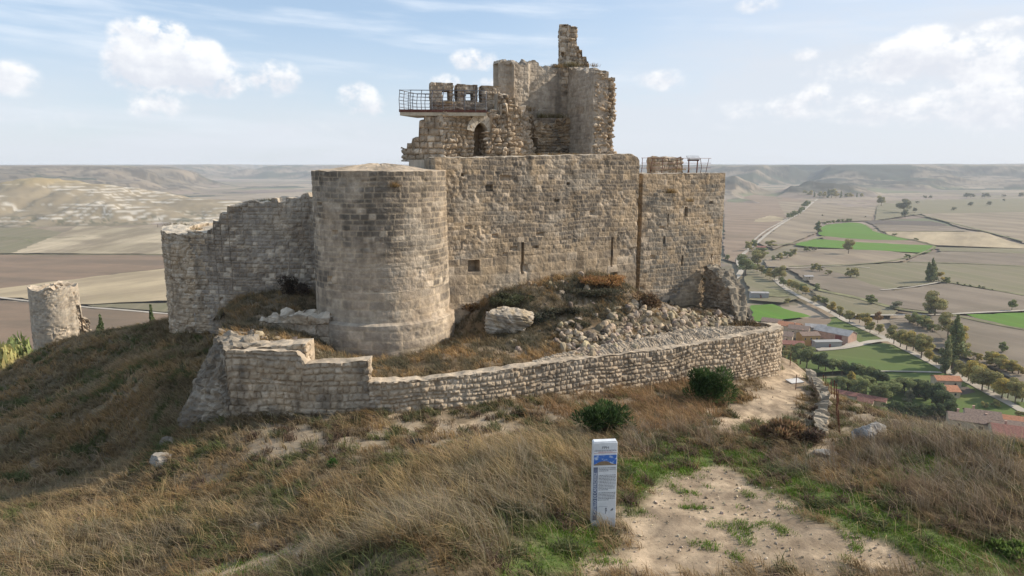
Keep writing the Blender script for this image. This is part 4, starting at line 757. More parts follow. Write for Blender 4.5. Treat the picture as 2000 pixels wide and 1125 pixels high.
# bushes: each a thing of its own with stems and leaves
def bush(name, loc, rx, ry, h, n, c, label, cat='bush', seed=0, leaf=.05, up=.6, stem=True, long=2.5):
    r = np.random.default_rng(seed); e = empty(name, loc, label, cat); nl = 13
    L = np.stack([r.uniform(-.75, .75, nl) * rx, r.uniform(-.75, .75, nl) * ry, r.uniform(.15, .78, nl) * h, r.uniform(.22, .46, nl)], -1); L[0] = (0, 0, h * .4, .5); L[:, :2] *= (1.25 - .7 * L[:, 2:3] / h)
    k = r.integers(nl, size=n); d = r.normal(size=(n, 3)); d /= np.linalg.norm(d, axis=1, keepdims=True); rad = r.uniform(.35, 1.0, n) ** .6
    Pq = L[k, :3] + d * rad[:, None] * L[k, 3:4] * np.array([rx, ry, h * .75]); Pq[:, 2] = np.abs(Pq[:, 2]) * .98 + .02
    dirv = d * .75 + np.array([0, 0, up]) + r.normal(size=(n, 3)) * .35; dirv /= np.linalg.norm(dirv, axis=1, keepdims=True); s = np.cross(dirv, r.normal(size=(n, 3))); s /= np.linalg.norm(s, axis=1, keepdims=True)
    sz_ = leaf * r.uniform(.6, 1.4, (n, 1)); V = np.stack([Pq - s * sz_ * .4, Pq + dirv * sz_ * long * .5 + s * sz_ * .45, Pq + dirv * sz_ * long, Pq + dirv * sz_ * long * .5 - s * sz_ * .45], 1).reshape(-1, 3)
    cc = np.array(c) * (1 + r.normal(size=(n, 1)) * .28) * (1 + r.normal(size=(n, 3)) * .06); lob = r.uniform(.7, 1.3, nl)[k][:, None]; cc = np.repeat(np.clip(cc * lob, .005, .9), 4, 0)
    mesh('foliage', V, np.arange(n * 4).reshape(-1, 4), M_LEAF, e, col=cc)
    if stem:
        m = MB(); 
        for q in range(13): p = L[q, :3] * 1.05; m.tube([(0, 0, -.15), tuple(p * .5 + r.normal(size=3) * .05), tuple(p)], [.03, .02, .008], 5)
        m.build('stem', M_BARK, e)
    return e
JUN = (.065, .105, .035)
x, y, z = G(1385, 792); bush('juniper', (x, y + .3, z), 1.0, .8, 1.55, 5200, JUN, 'larger dark green juniper at the foot of the low wall beside the path', 'shrub', 1, .042, long=4.6)
x, y, z = G(1190, 852); bush('juniper', (x, y + .3, z), 1.0, .8, .95, 4200, JUN, 'lower dark green juniper just behind the information pillar', 'shrub', 2, .04, long=4.6)
x, y, z = G(652, 920); bush('seedling', (x, y, z), .17, .17, .38, 500, (.06, .13, .03), 'tiny bright green seedling alone on the dry slope', 'shrub', 3, .03, stem=False)
x, y, z = G(1530, 865); bush('dry_bush', (x, y, z), .95, .5, .55, 3200, (.30, .20, .11), 'rust brown dry bush in the fork of the gravel path', 'bush', 4, .05, long=4)
x, y, z = G(1590, 870); bush('dry_bush', (x, y, z + .1), .3, .25, .35, 900, (.15, .11, .08), 'small dark dead bush by the lower end of the rusty posts', 'bush', 5, .04, long=4)
for i, (px, py, rx, h, c, lb) in enumerate([(1000, 592, 1.15, .45, (.10, .105, .06), 'olive scrub growing over the top of the limestone block'), (1040, 630, .7, .55, (.11, .115, .085), 'grey green scrub right of the limestone block'), (1160, 575, 1.5, .35, (.105, .10, .07), 'dark low scrub on the big mound under the right arrow slit'),
     (1180, 556, 1.5, .4, (.34, .20, .09), 'orange dry bush on the crest of the big mound'), (1262, 600, .8, .75, (.19, .13, .08), 'round brown thorn bush where curtain wall meets the corner tower'), (1100, 615, 1.1, .4, (.10, .095, .065), 'dark scrub on the left flank of the big mound'),
     (1130, 640, .6, .3, (.12, .11, .07), 'small scrub clump above the loose rubble'), (575, 575, .85, .95, (.085, .065, .05), 'leafless dark bush against the broken curtain left of the round tower'), (1455, 640, .8, .3, (.17, .13, .08), 'brown scrub below the ruined spur wall'),
     (925, 605, .6, .4, (.20, .13, .07), 'russet scrub in the shaded corner beside the round tower'), (1015, 812, .3, .22, (.12, .10, .06), 'low dark cushion plant on the bare pale bank'), (1000, 820, .2, .16, (.10, .11, .05), 'tiny greenish cushion plant beside the darker one on the bank'),
     (812, 872, .3, .22, (.10, .095, .08), 'ash grey cushion plant in the middle of the dry slope'), (780, 845, .25, .15, (.15, .15, .06), 'yellow green cushion plant above the grey one on the dry slope'),
     (1975, 1085, .5, .25, (.14, .20, .05), 'low green weed patch at the right end of the gravel')]):
    x, y, z = G(px, py); bush('dry_bush' if i in (3, 4, 7, 8, 9) else 'scrub', (x, y, z - .05), rx, rx * .6, h, int(2600 * max(.3, rx)), c, lb, 'bush', 20 + i, .05, long=3 if c[0] > .15 else 2)
for i, (px, py, h, lb) in enumerate([(912, 905, .75, 'tall dry thistle stalk on the crest of the near mound'), (165, 1040, .6, 'dead thistle head standing in dry grass at lower left'), (262, 895, .8, 'leaning dry flower stalk at the edge of the shaded slope')]):
    x, y, z = G(px, py); e = empty('dry_thistle', (x, y, z), lb, 'thistle'); m = MB(); r = random.Random(i); top = (r.uniform(-.15, .1), 0, h); m.tube([(0, 0, -.05), (top[0] * .4, 0, h * .5), top], [.012, .01, .007], 5); hl_ = []
    for k in range(11):
        t = .35 + .065 * k; a = r.uniform(0, 6.28); p = (top[0] * t, 0, h * t); q = (p[0] + math.cos(a) * .09, math.sin(a) * .09, p[2] + .06); m.tube([p, q], [.006, .004], 4); hl_.append((q, a))
    m.build('stem', M_TWIG, e)
    for q, a in hl_: hm_ = MB(); hm_.tube([(q[0], q[1], q[2] - .02), q, (q[0], q[1], q[2] + .03)], [.008, .024, .012], 6); hm_.build('seed_head', M_TWIG, e)
# ------------------------------------------------------------------ the valley: floor, mesas, chalk hill, fields
def valley(x, y):
    """terrain height far away: flat floor, flat-topped mesas, a chalk hill on the left"""
    x = np.asarray(x, float); y = np.asarray(y, float); r = np.hypot(x, y); t = x / np.maximum(y, 50) + ((fbm(x / 1100, y / 1100, 191, 4) - .5) * .34) * sst(1500, 2600, r)
    tt = [-1.3, -.78, -.66, -.58, -.50, -.42, -.36, -.28, -.2, 0, .2, .30, .33, .355, .385, .43, .50, .56, .60, .8, 1.3]
    foot = [1900, 1900, 2000, 2250, 2900, 5600, 6800, 4600, 4200, 4200, 3600, 2500, 2350, 2900, 4200, 2600, 2300, 2350, 2800, 2700, 2300]
    topd = [3600, 3500, 3300, 3900, 5600, 9800, 9900, 7400, 7000, 7500, 6600, 5000, 4800, 6400, 8200, 5300, 4600, 4600, 5600, 5600, 5200]
    f = np.interp(t, tt, foot); g = np.interp(t, tt, topd) * 1.12; q = (r - f) / (g - f) + (fbm(x / 900, y / 900, 201, 6) - .5) * 1.5
    z = VZ + (.55 * sst(0, 1, q) + .45 * np.clip(q, 0, 1)) * 113; z = z + (fbm(x / 240, y / 240, 205, 5) - .5) * 26 * sst(.02, .35, q) * (1 - .85 * sst(.8, 1.0, q)) + (fbm(x / 70, y / 70, 207, 4) - .5) * 13 * sst(.05, .3, q) * (1 - sst(.85, 1.0, q)) + sst(4000, 14000, r) * 4 + sst(.5, 1, q) * ((fbm(x / 1300, y / 1300, 209, 4) - .55) * 34 - 4 * (t < 0))
    def bumpy(cx, cy, rx, ry, h, s, p=1.0):
        d = np.sqrt(((x - cx) / rx) ** 2 + ((y - cy) / ry) ** 2) + (fbm(x / 130, y / 130, s, 5) - .5) * .42
        return h * np.clip(1 - d, 0, 1) ** p
    c = bumpy(-990, 1480, 500, 320, 84, 211, 1.0); c = np.maximum(c, bumpy(-680, 1440, 460, 220, 44, 213, .9)); c = np.maximum(c, bumpy(-560, 1500, 330, 150, 22, 213, .8)); c = np.maximum(c, bumpy(-1350, 1350, 330, 250, 55, 217, .8))
    gul = 1 - np.abs(fbm(x / 75, y / 110, 219, 4) - .5) * 2; c = c - np.clip(c, 0, 14) * .35 * gul ** 4
    return z + np.maximum(c, 0) + (fbm(x / 300, y / 300, 221, 3) - .5) * 3 * sst(900, 1500, r)
def vcol(x, y, z):
    r = np.hypot(x, y); q = z - VZ; t = x / np.maximum(y, 50)
    c = mixc(np.broadcast_to(np.array([.34, .265, .20]), x.shape + (3,)), np.array([.25, .195, .155]), sst(.4, .6, fbm(x / 260, y / 120, 231, 3)))
    # parcels
    a = .35; u = (x * math.cos(a) + y * math.sin(a)) / 300 + (fbm(x / 500, y / 500, 233, 2) - .5) * .8; v = (-x * math.sin(a) + y * math.cos(a)) / 150 + (fbm(x / 400, y / 400, 234, 2) - .5) * .8
    i = np.floor(v); k = np.floor(u + hsh(i, 3, 5) * 3); h = hsh(i, k, 235); h2 = hsh(i, k, 236)
    pal = np.array([[.36, .285, .20], [.26, .195, .15], [.42, .34, .24], [.19, .155, .125], [.30, .25, .16], [.13, .17, .07], [.33, .255, .20], [.24, .21, .125]]); pc = pal[np.clip((h * 8).astype(int), 0, 7)]
    lim = ((v - i) < .05) | ((v - i) > .96); pc = np.where(lim[..., None], np.array([.14, .13, .07]), pc)
    c = mixc(pc, c, np.full(x.shape, .35)); 
    sl = sst(3, 16, q) * (1 - sst(100, 110, q)); hillc = mixc(np.broadcast_to(np.array([.30, .24, .17]), x.shape + (3,)), np.array([.075, .075, .055]), sst(.40, .54, fbm(x / 120, y / 120, 241, 6)) * np.where(x > 0, .95, .45))
    scr = (fbm(x / 34, y / 34, 261, 4) > .56); hillc = np.where(scr[..., None], hillc * .55, hillc); bd = np.sin(q * .42 + 3 * fbm(x / 300, y / 300, 263, 3)); hillc = mixc(hillc, np.array([.30, .25, .19]), sst(.75, 1.0, bd) * .3); c = mixc(c, hillc, sl)
    chalk = sst(2, 9, q) * (np.hypot((x + 900) / 620, (y - 1450) / 330) < 1.15) * (r < 1950)
    cb = np.sin(q * 1.25 + 2.5 * fbm(x / 120, y / 120, 243, 3)); cc = mixc(np.broadcast_to(np.array([.34, .275, .18]), x.shape + (3,)), np.array([.68, .61, .50]), sst(-.1, .9, cb) * sst(.42, .60, fbm(x / 80, y / 25, 244, 6))); cc = mixc(cc, np.array([.40, .31, .17]), sst(62, 78, q))
    cc = mixc(cc, np.array([.12, .12, .07]), (fbm(x / 14, y / 14, 245, 4) > .58) * .8 * sst(30, 6, q)); c = mixc(c, cc, chalk)
    wood = (fbm(x / 420 + 5, y / 200, 247, 4) > .63) & (r > 2000); c = np.where(wood[..., None], np.array([.075, .085, .055]), c)
    fo = sst(.2, .5, sst(20, 40, q) * (t > .40) * (t < .575) * sst(.25, .42, fbm(x / 300, y / 300, 249, 4))); c = mixc(c, np.array([.07, .075, .055]), fo * (q < 112))
    return c * (.80 * (1 + (fbm(x / 30, y / 30, 251, 4) - .5) * .3))[..., None]
rr = [200]
while rr[-1] < 24000: rr.append(rr[-1] * (1.005 if 1050 < rr[-1] < 2000 else 1.0125 if rr[-1] < 7000 else 1.03))
rr = np.array([2, 60, 120] + rr); th = np.linspace(-1.05, 1.05, 1150); RR, TH = np.meshgrid(rr, th, indexing='ij'); X = RR * np.sin(TH); Y = RR * np.cos(TH)
Z = valley(X, Y); Cc = vcol(X, Y, Z); M_VAL = m_col('valley soil', .10, .02, .97, 0, 0, 1)
tag(mesh('valley_ground', np.stack([X, Y, Z], -1).reshape(-1, 3), gridF(len(rr), len(th), True), M_VAL, col=Cc.reshape(-1, 3), smooth=True), 'broad farmed valley with low mesas and a chalk hill', kind='structure')
# plain behind the camera so the scene has ground on every side
m = MB(); m.add([(-24000, -20000, VZ - .3), (24000, -20000, VZ - .3), (24000, 6000, VZ - .3), (-24000, 6000, VZ - .3)], [[0, 1, 2, 3]])
tag(m.build('plain', m_flat('plain soil', (.30, .24, .17), .97, scale=.01)), 'farmland plain', kind='structure')

def m_field(name, c, c2, rot, fw, amp=.5):
    fw = fw * 2.2; m, n, b, o = mat_new(name); g = n.new('ShaderNodeTexCoord').outputs['Object']; x, y, z = n.xyz(g)
    ca, sa = math.cos(rot), math.sin(rot); t = n.m('ADD', n.m('MULTIPLY', x, ca / fw), n.m('MULTIPLY', y, sa / fw)); wv = n.m('SINE', n.m('ADD', t, n.m('MULTIPLY', n.noise(g, .012, 3), 6)))
    lin = n.noise(n.comb(n.m('MULTIPLY', t, .8), n.m('MULTIPLY', n.m('ADD', n.m('MULTIPLY', x, -sa), n.m('MULTIPLY', y, ca)), .01)), 1.0, 4, .65)
    f = n.m('ADD', n.m('MULTIPLY', wv, .16 * amp), n.m('ADD', n.m('MULTIPLY', lin, amp), n.m('MULTIPLY', n.noise(g, .018, 6, .65), 1.1 - amp)), clamp=True)
    c = tuple(v * .86 for v in c); c2 = tuple(v * .70 for v in c2); k = n.mix(n.rng(f, .3, .8), (*c, 1), (*c2, 1)); k = n.mix(n.rng(n.noise(g, .006, 5, .6), .48, .62, 0, .45), k, (*[v * y for v, y in zip(c2, (.82, .86, .78))], 1)); tl = n.m('POWER', n.m('ABSOLUTE', n.m('SINE', n.m('MULTIPLY', t, fw * 3.1416 / 24))), 40.0); k = n.mix(n.m('MULTIPLY', tl, .35), k, (*[v * 1.35 for v in c2], 1)); k = n.mix(n.rng(n.noise(g, .5, 4, .7), .5, .8, 0, .35), k, (*[v * .6 for v in c2], 1)); n.l.new(k, b.inputs['Base Color']); b.inputs['Roughness'].default_value = 1; return m
FM = dict(green=m_field('young green crop', (.10, .23, .02), (.145, .26, .03), .3, 2.5, .4), green2=m_field('meadow grass', (.10, .175, .035), (.17, .19, .06), 1.0, 4, .2), dull=m_field('dull green stubble', (.20, .185, .10), (.30, .25, .16), .2, 4, .5),
 tan=m_field('tan stubble', (.37, .295, .20), (.29, .225, .16), .2, 5, .6), tan2=m_field('pale straw stubble', (.54, .43, .27), (.42, .33, .21), -.6, 6, .7), pink=m_field('pinkish plough', (.34, .25, .175), (.27, .195, .135), .9, 4, .5), plow=m_field('grey brown plough', (.30, .24, .175), (.235, .185, .135), .5, 3.5, .5),
 dark=m_field('dark plough', (.125, .10, .085), (.17, .135, .11), .1, 3, .4), strp=m_field('striped harvest field', (.56, .46, .31), (.34, .27, .18), .12, 8, 1.05), brown=m_field('brown plough', (.30, .205, .135), (.23, .17, .115), 1.4, 5, .6))
fz = [0]
def zc(pts): return [(1380 + x * .31, 300 + y * .3103) for x, y in pts]
def z6(pts): return [(1400 + x * .3005, 560 + y * .3005) for x, y in pts]
def z7(pts): return [(x * .31, 280 + y * .3103) for x, y in pts]
def catmull(P, k=5):
    n = len(P); out = []
    for i in range(n):
        p0, p1, p2, p3 = (np.array(P[(i + j) % n]) for j in (-1, 0, 1, 2))
        for s in range(k): t = s / k; out.append(tuple(.5 * (2 * p1 + (p2 - p0) * t + (2 * p0 - 5 * p1 + 4 * p2 - p3) * t * t + (3 * p1 - p0 - 3 * p2 + p3) * t ** 3)))
    return out
def lay(name, poly, mat, label, edge=True, kind='structure', lift=None):
    fz[0] += 1; z = VZ + 2.2 + .012 * fz[0] if lift is None else VZ + lift
    P = [flat(px, py, VZ + 2.5) for px, py in poly]; P, _ = resample(P + P[:1], 9); P = P[:-1]; rgh = 3.2 * min(1, np.median(np.hypot(*P.T)) / 700); P = P + np.stack([fbm(P[:, 0] / 14, P[:, 1] / 14, 300, 3) - .5, fbm(P[:, 0] / 14, P[:, 1] / 14, 310, 3) - .5], -1) * rgh * 3; me = bpy.data.meshes.new(name); me.from_pydata([(x, y, z) for x, y in P], [], [list(range(len(P)))]); me.update()
    o = bpy.data.objects.new(name, me); COL.objects.link(o); me.materials.append(FM[mat] if isinstance(mat, str) else mat); return tag(o, label, kind=kind)
for poly, mat, lb in [
 (zc([(110,240),(640,290),(500,420),(280,560),(230,700),(110,660)]), 'pink', 'reddish ploughed slope left of the valley road'), (zc([(450,300),(1080,310),(1040,420),(720,430),(690,500),(420,600),(320,560),(510,420)]), 'tan', 'tan stubble right of the valley road'),
 (zc([(1080,300),(1990,280),(2100,280),(2100,370),(1350,378),(1060,420)]), 'dull', 'far pale green fields'), (zc([(1400,400),(1350,378),(2100,365),(2100,600),(1900,520),(1760,490),(1600,465),(1520,430)]), 'tan', 'far tan field'),
 (zc([(700,520),(760,518),(1250,545),(1320,545),(1430,578),(1000,562),(740,540)]), 'pink', 'strip between green crops'), (zc([(1110,488),(1750,492),(1900,545),(2100,600),(1440,575),(1330,545),(1150,512)]), 'tan2', 'straw coloured strip'),
 (zc([(1050,445),(1540,455),(1660,488),(1100,487)]), 'plow', 'grey strip behind the green crop'), (zc([(1000,425),(1050,418),(1420,425),(1525,448),(1500,456),(1050,444)]), 'dark', 'dark ploughed strip'),
 (zc([(1450,588),(2100,600),(2100,630),(1480,612)]), 'dull', 'dark green strip'), (zc([(1480,615),(2100,630),(2100,715),(1280,680),(1340,640)]), 'plow', 'grey ploughed field'),
 (zc([(360,660),(640,600),(1000,600),(1340,632),(1260,675),(800,700),(560,720),(380,705)]), 'tan', 'curved tan field'), (zc([(740,712),(1260,683),(2100,712),(2100,900),(1500,805),(1130,852),(840,792)]), 'dull', 'greenish stubble field'),
 (zc([(520,722),(740,716),(1150,862),(1500,812),(2100,905),(2100,985),(1500,1005),(1100,950),(700,840)]), 'plow', 'broad ploughed field below the poplars'), (zc([(660,860),(950,905),(1200,985),(1180,1015),(960,1020),(820,1000)]), 'dull', 'pale green wedge by the road'),
 (zc([(1640,1012),(2100,992),(2100,1130),(1800,1070)]), 'green', 'green crop at the right edge'), (zc([(1120,1045),(1380,1015),(1620,1016),(2100,1125),(2100,1400),(1700,1300),(1250,1160)]), 'plow', 'grey ploughed field along the lower road'),
 (zc([(280,950),(420,945),(650,1025),(300,1058)]), 'green', 'bright green plot behind the spur wall'), (catmull(zc([(710,505),(720,470),(760,448),(920,433),(1000,447),(1050,488),(1160,515),(1270,542),(1000,540),(760,520)]), 4), 'green', 'bright green crop with a curved edge'),
 (catmull(zc([(560,572),(640,548),(740,540),(1000,560),(1300,572),(1445,582),(1400,608),(1340,622),(900,600),(700,588)]), 4), 'green', 'long bright green crop strip'), (zc([(300,420),(400,388),(490,405),(480,425),(300,432)]), 'tan2', 'straw patch beside the road'),
 (zc([(240,720),(420,770),(520,830),(600,890),(520,940),(280,920)]), 'dull', 'rough green plots at the foot of the tower'),
 (z6([(400,255),(620,215),(800,190),(920,265),(1045,325),(1100,345),(900,370),(600,330)]), 'green2', 'green meadow behind the warehouse'), (z6([(350,240),(620,200),(760,200),(720,250),(480,262)]), 'pink', 'ploughed garden strip'),
 (z6([(420,430),(650,420),(850,400),(1090,362),(1200,395),(1330,470),(1480,560),(1050,553),(780,540),(500,560)]), 'green2', 'big green meadow below the road'), (z6([(1050,556),(1480,562),(1620,620),(1900,760),(1990,860),(1500,840),(1100,820),(700,760),(640,600)]), 'green2', 'park lawn'),
 (z6([(1480,640),(1640,650),(1700,700),(1500,715)]), 'dark', 'bare strip by the orange roofed house'), (z6([(1100,225),(1250,215),(1400,290),(1500,350),(1600,450),(1990,620),(2100,700),(2100,400),(1900,330),(1600,250),(1400,190)]), 'plow', 'grey ploughed field beside the lower road'),
 (z6([(1820,740),(2100,760),(2100,1000),(1900,900)]), 'green2', 'grass behind the village houses'),
 (z7([(-200,470),(240,525),(540,500),(700,525),(1400,470),(1500,560),(1000,600),(-200,560)]), 'tan', 'stubble below the chalk hill'), (z7([(-200,520),(200,530),(600,590),(300,640),(100,690),(-200,700)]), 'dull', 'greenish stubble at the left'),
 (z7([(80,690),(300,600),(540,505),(700,530),(1300,530),(1300,698)]), 'strp', 'striped harvest field'), (z7([(-300,702),(1300,700),(1300,785),(995,788),(-100,930),(-300,930)]), 'brown', 'long brown ploughed field'),
 (z7([(-300,950),(995,790),(1300,780),(1300,1000),(995,990),(560,1015),(230,980),(-300,960)]), 'tan2', 'pale straw field above the farm track'), (z7([(540,1018),(800,1008),(1200,1000),(1200,1075),(995,1058)]), 'dull', 'green verge beside the farm track'),
 (z7([(-300,975),(230,1003),(560,1040),(1300,1085),(1300,1500),(-300,1500)]), 'brown', 'brown stubble in front of the farm track'),
 ([(0,330),(0,330),(0,330)], None, None)]:
    if mat: lay('field', poly, mat, lb)
M_ROAD = m_flat('pale gravel road', (.42, .37, .30), .95, var=.15, scale=.05); M_VERGE = m_flat('rough verge', (.17, .16, .08), 1, var=.45, scale=.08)
def strip(name, pts, w_, mat, label, lift=None, kind='structure', proj=True, z=None, sm=True):
    P = [flat(*p, VZ + 2.5) for p in pts]; P, _ = resample(P, 4, sm); T = np.gradient(P, axis=0); T /= np.hypot(*T.T)[:, None]; N = np.stack([-T[:, 1], T[:, 0]], -1); fz[0] += 1; zz = VZ + 2.2 + .012 * fz[0]
    ww = w_ / 2 * (1 + (fbm(P[:, 0] / 12, P[:, 1] / 12, 7, 3) - .5) * .5)[:, None]; V = np.concatenate([np.c_[P + N * ww, np.full(len(P), zz)], np.c_[P - N * ww, np.full(len(P), zz)]]); n = len(P); i = np.arange(n - 1)
    return tag(mesh(name, V, np.stack([i + n, i + n + 1, i + 1, i], -1), mat), label, kind=kind)
def hedge(pts, w_=3.5, lb='dark weedy field boundary'): strip('verge', pts, w_, M_VERGE, lb)
hedge(zc([(1440,582),(1400,610),(1250,660),(1100,685),(900,700),(560,722)])); hedge(zc([(1260,683),(1560,688),(2080,712)]), 4); hedge(zc([(1000,445),(1060,490),(1180,520),(1320,548),(1440,582)])); hedge(zc([(1480,805),(1600,820),(2080,905)]), 5)
hedge(zc([(530,790),(700,860),(950,905),(1200,980),(1400,1000)]), 7); hedge(zc([(740,520),(640,548),(560,560),(420,580)]), 5); hedge(zc([(1550,1015),(1800,1072),(2080,1120)]), 5); hedge(zc([(1050,350),(1400,395),(1520,430),(1760,490),(1990,550)]), 5); hedge(zc([(1060,490),(1660,489)]), 4); hedge(zc([(520,710),(860,700)]), 4)
hedge(z7([(-200,700),(995,701),(1300,700)]), 4); hedge(z7([(-100,590),(250,598),(540,588)]), 5); hedge(z7([(0,608),(170,600),(205,628)]), 4)
ROADS = [('road', zc([(700,285),(655,320),(600,370),(510,418),(400,490),(320,560),(240,625),(195,660),(205,700),(225,740),(170,800),(120,830)]), 5, 'valley road crossing the fields to the village'), ('road', zc([(700,285),(640,325),(490,422),(360,490),(285,560)]), 3, 'parallel farm track beside the valley road'),
 ('road', zc([(430,790),(480,840),(600,910),(700,955),(800,1010),(900,1065),(1030,1120)]) + z6([(1100,335),(1200,395),(1330,460),(1450,525),(1560,580),(1750,680),(1900,760),(2060,850)]), 5, 'tree lined road through the valley past the village'),
 ('lane', z6([(650,412),(800,402),(900,385),(1010,355),(1110,350)]), 5, 'pale lane from the warehouse to the tree lined road'), ('farm_track', zc([(930,1018),(1200,1018),(1450,1016),(1700,1002),(2080,985)]), 3.5, 'pale farm track running right between the fields'), ('farm_track', zc([(1100,860),(1280,845),(1480,808)]), 2.5, 'faint track towards the poplars'),
 ('farm_track', z7([(-60,965),(230,1000),(560,1035),(800,1052),(995,1070),(1200,1085)]), 3.6, 'pale farm track below the pale straw field'), ('farm_track', zc([(1220,160),(1430,165),(1700,170),(1740,215)]), 9, 'pale track on the far mesa slope'), ('farm_track', zc([(1030,720),(840,705),(560,722),(380,712)]), 2.5, 'faint track between curved fields'),
 ('farm_track', z6([(1030,552),(1200,552),(1460,560)]), 2, 'straight pale edge path of the big meadow')]
for nm, pts, w_, lb in ROADS[:7] + ROADS[8:]: strip(nm, pts, w_, M_ROAD, lb)
lay('yard', z6([(640,415),(650,395),(760,405),(880,355),(900,350),(960,365),(880,395),(760,412)]), M_ROAD, 'gravel yard in front of the warehouse')

# ------------------------------------------------------------------ trees (prototypes, then copies)
def tree_mesh(kind, seed):
    r = np.random.default_rng(seed)
    if kind in ('poplar', 'cypress'): H, Wd, nl, n, leaf, base = 1, (.115 if kind == 'poplar' else .13), 22, 5200, .018, .06
    elif kind == 'bush': H, Wd, nl, n, leaf, base = 1, .62, 12, 3600, .034, .0
    elif kind == 'pine': H, Wd, nl, n, leaf, base = 1, .44, 16, 6000, .022, .18
    else: H, Wd, nl, n, leaf, base = 1, .40, 18, 5600, .024, .20
    L = []
    for k in range(nl):
        t = (k + .5) / nl
        if kind in ('poplar', 'cypress'): z = base + t * (.93 - base); w_ = Wd * math.sin(math.pi * min(1, .18 + .82 * t ** .8)) ** .6; L.append((r.normal() * w_ * .45, r.normal() * w_ * .45, z, w_ * .75, .10))
        else:
            z = base + r.uniform(.18, .80) * (1 - base); env = Wd * math.sqrt(max(.05, 1 - ((z - (base + .42 * (1 - base))) / (.56 * (1 - base))) ** 2)); a = r.uniform(0, 6.28); rr_ = env * r.uniform(.2, .72); L.append((math.cos(a) * rr_, math.sin(a) * rr_, z, r.uniform(.11, .20) * (1.25 if kind == 'bush' else 1), .09 + .07 * r.random()))
    L = np.array(L); k = r.integers(nl, size=n); d = r.normal(size=(n, 3)); d /= np.linalg.norm(d, axis=1, keepdims=True); rad = r.uniform(.3, 1, n)[:, None] ** .45
    P_ = L[k, :3] + d * rad * np.stack([L[k, 3], L[k, 3], L[k, 4]], -1); P_[:, 2] = np.clip(P_[:, 2], base * .6 + .01, 1.0)
    nrm = d + r.normal(size=(n, 3)) * .5; nrm /= np.linalg.norm(nrm, axis=1, keepdims=True); s = np.cross(nrm, r.normal(size=(n, 3))); s /= np.linalg.norm(s, axis=1, keepdims=True); t = np.cross(nrm, s); sz_ = leaf * r.uniform(.6, 1.5, (n, 1))
    V = np.stack([P_ - s * sz_ * .6, P_ + t * sz_, P_ + s * sz_ * .6, P_ - t * sz_], 1).reshape(-1, 3); shade = (r.uniform(.72, 1.3, nl)[k] * (1 + r.normal(size=n) * .2))
    return V, L, np.repeat(np.clip(shade, .3, 2), 4)
TREEC = dict(olive=(.36, .32, .125), green=(.24, .26, .10), dark=(.11, .14, .06), yellow=(.46, .36, .10), poplar=(.25, .26, .11), grey=(.28, .27, .16), russet=(.34, .20, .08))
PROTO = {}
def proto(kind, colr, var):
    key = (kind, colr, var)
    if key in PROTO: return PROTO[key]
    V, L, sh = tree_mesh(kind, 300 + var * 7 + len(kind)); c = np.array(TREEC[colr])[None] * sh[:, None] * (1 + (hsh(np.arange(len(sh)) // 4, 3, var) - .5)[:, None] * np.array([.35, .1, .1]))
    o1 = mesh('crown', V, np.arange(len(V)).reshape(-1, 4), M_LEAF, None, col=np.clip(c, .004, .9)); m = MB()
    if kind == 'bush':
        for q in range(4): m.tube([(0, 0, -.03), (L[q][0] * .5, L[q][1] * .5, L[q][2] * .6)], [.02, .008], 5)
    else:
        m.tube([(0, 0, -.04), (.008, .004, .2), (-.004, 0, .55), (0, .004, .8)], [.026, .02, .012, .004], 7)
        for q in range(0, len(L), 3): m.tube([(0, 0, max(.12, L[q][2] * .55)), (L[q][0] * .5, L[q][1] * .5, L[q][2] * .85), tuple(L[q][:3])], [.010, .007, .003], 5)
    o2 = m.build('trunk', M_BARK); me = (o1.data, o2.data); bpy.data.objects.remove(o1); bpy.data.objects.remove(o2); PROTO[key] = me; return me
cnt = [0]
def plant(kind, colr, px, py, hpx, label, group=None, cat='tree', zz=None, wide=1.0, loc=None):
    cnt[0] += 1; var = cnt[0] % 3; x, y = flat(px, py, VZ + 2.5) if loc is None else loc[:2]; z = (VZ + 2.5) if loc is None else loc[2]; h, d = ray(px, py)[1:]; H = hpx / FPX * (y / h) * 1.24
    e = empty({'bush': 'bush', 'poplar': 'poplar_tree', 'cypress': 'cypress_tree', 'pine': 'pine_tree'}.get(kind, 'broadleaf_tree'), (x, y, z), label, 'bush' if kind == 'bush' else cat, group, rz=cnt[0] * 2.4); e.scale = (H * wide, H * wide, H)
    for nm, me in zip(('crown', 'trunk' if kind != 'bush' else 'stem'), proto(kind, colr, var)): o = bpy.data.objects.new(nm, me); COL.objects.link(o); o.parent = e
    return e
ORD = ['1st','2nd','3rd','4th','5th','6th','7th','8th','9th','10th','11th','12th','13th','14th','15th','16th','17th','18th','19th','20th','21st','22nd','23rd','24th','25th','26th','27th','28th','29th','30th']
def row(kind_list, conv, pts, tmpl, group, wide=1.0):
    for i, p in enumerate(pts):
        k, c = kind_list[i % len(kind_list)]; px, py = conv([p[:2]])[0]; s = {'zc': .31, 'z6': .3005, 'z7': .31, 'z8': .275}[conv.__name__]
        plant(k, c, px, py, p[2] * s, tmpl.format(n=ORD[i]), group, wide=wide)
def z8(pts): return [(1450 + x * .275, 600 + y * .275) for x, y in pts]
row([('round', 'green')], zc, [(517,415,38),(532,410,36),(548,402,36),(562,396,34),(578,388,34),(592,378,34),(606,368,32),(618,345,44),(632,338,28),(646,325,24)], 'small dark tree beside the far stretch of the valley road, {n} going away', 'trees along the far road')
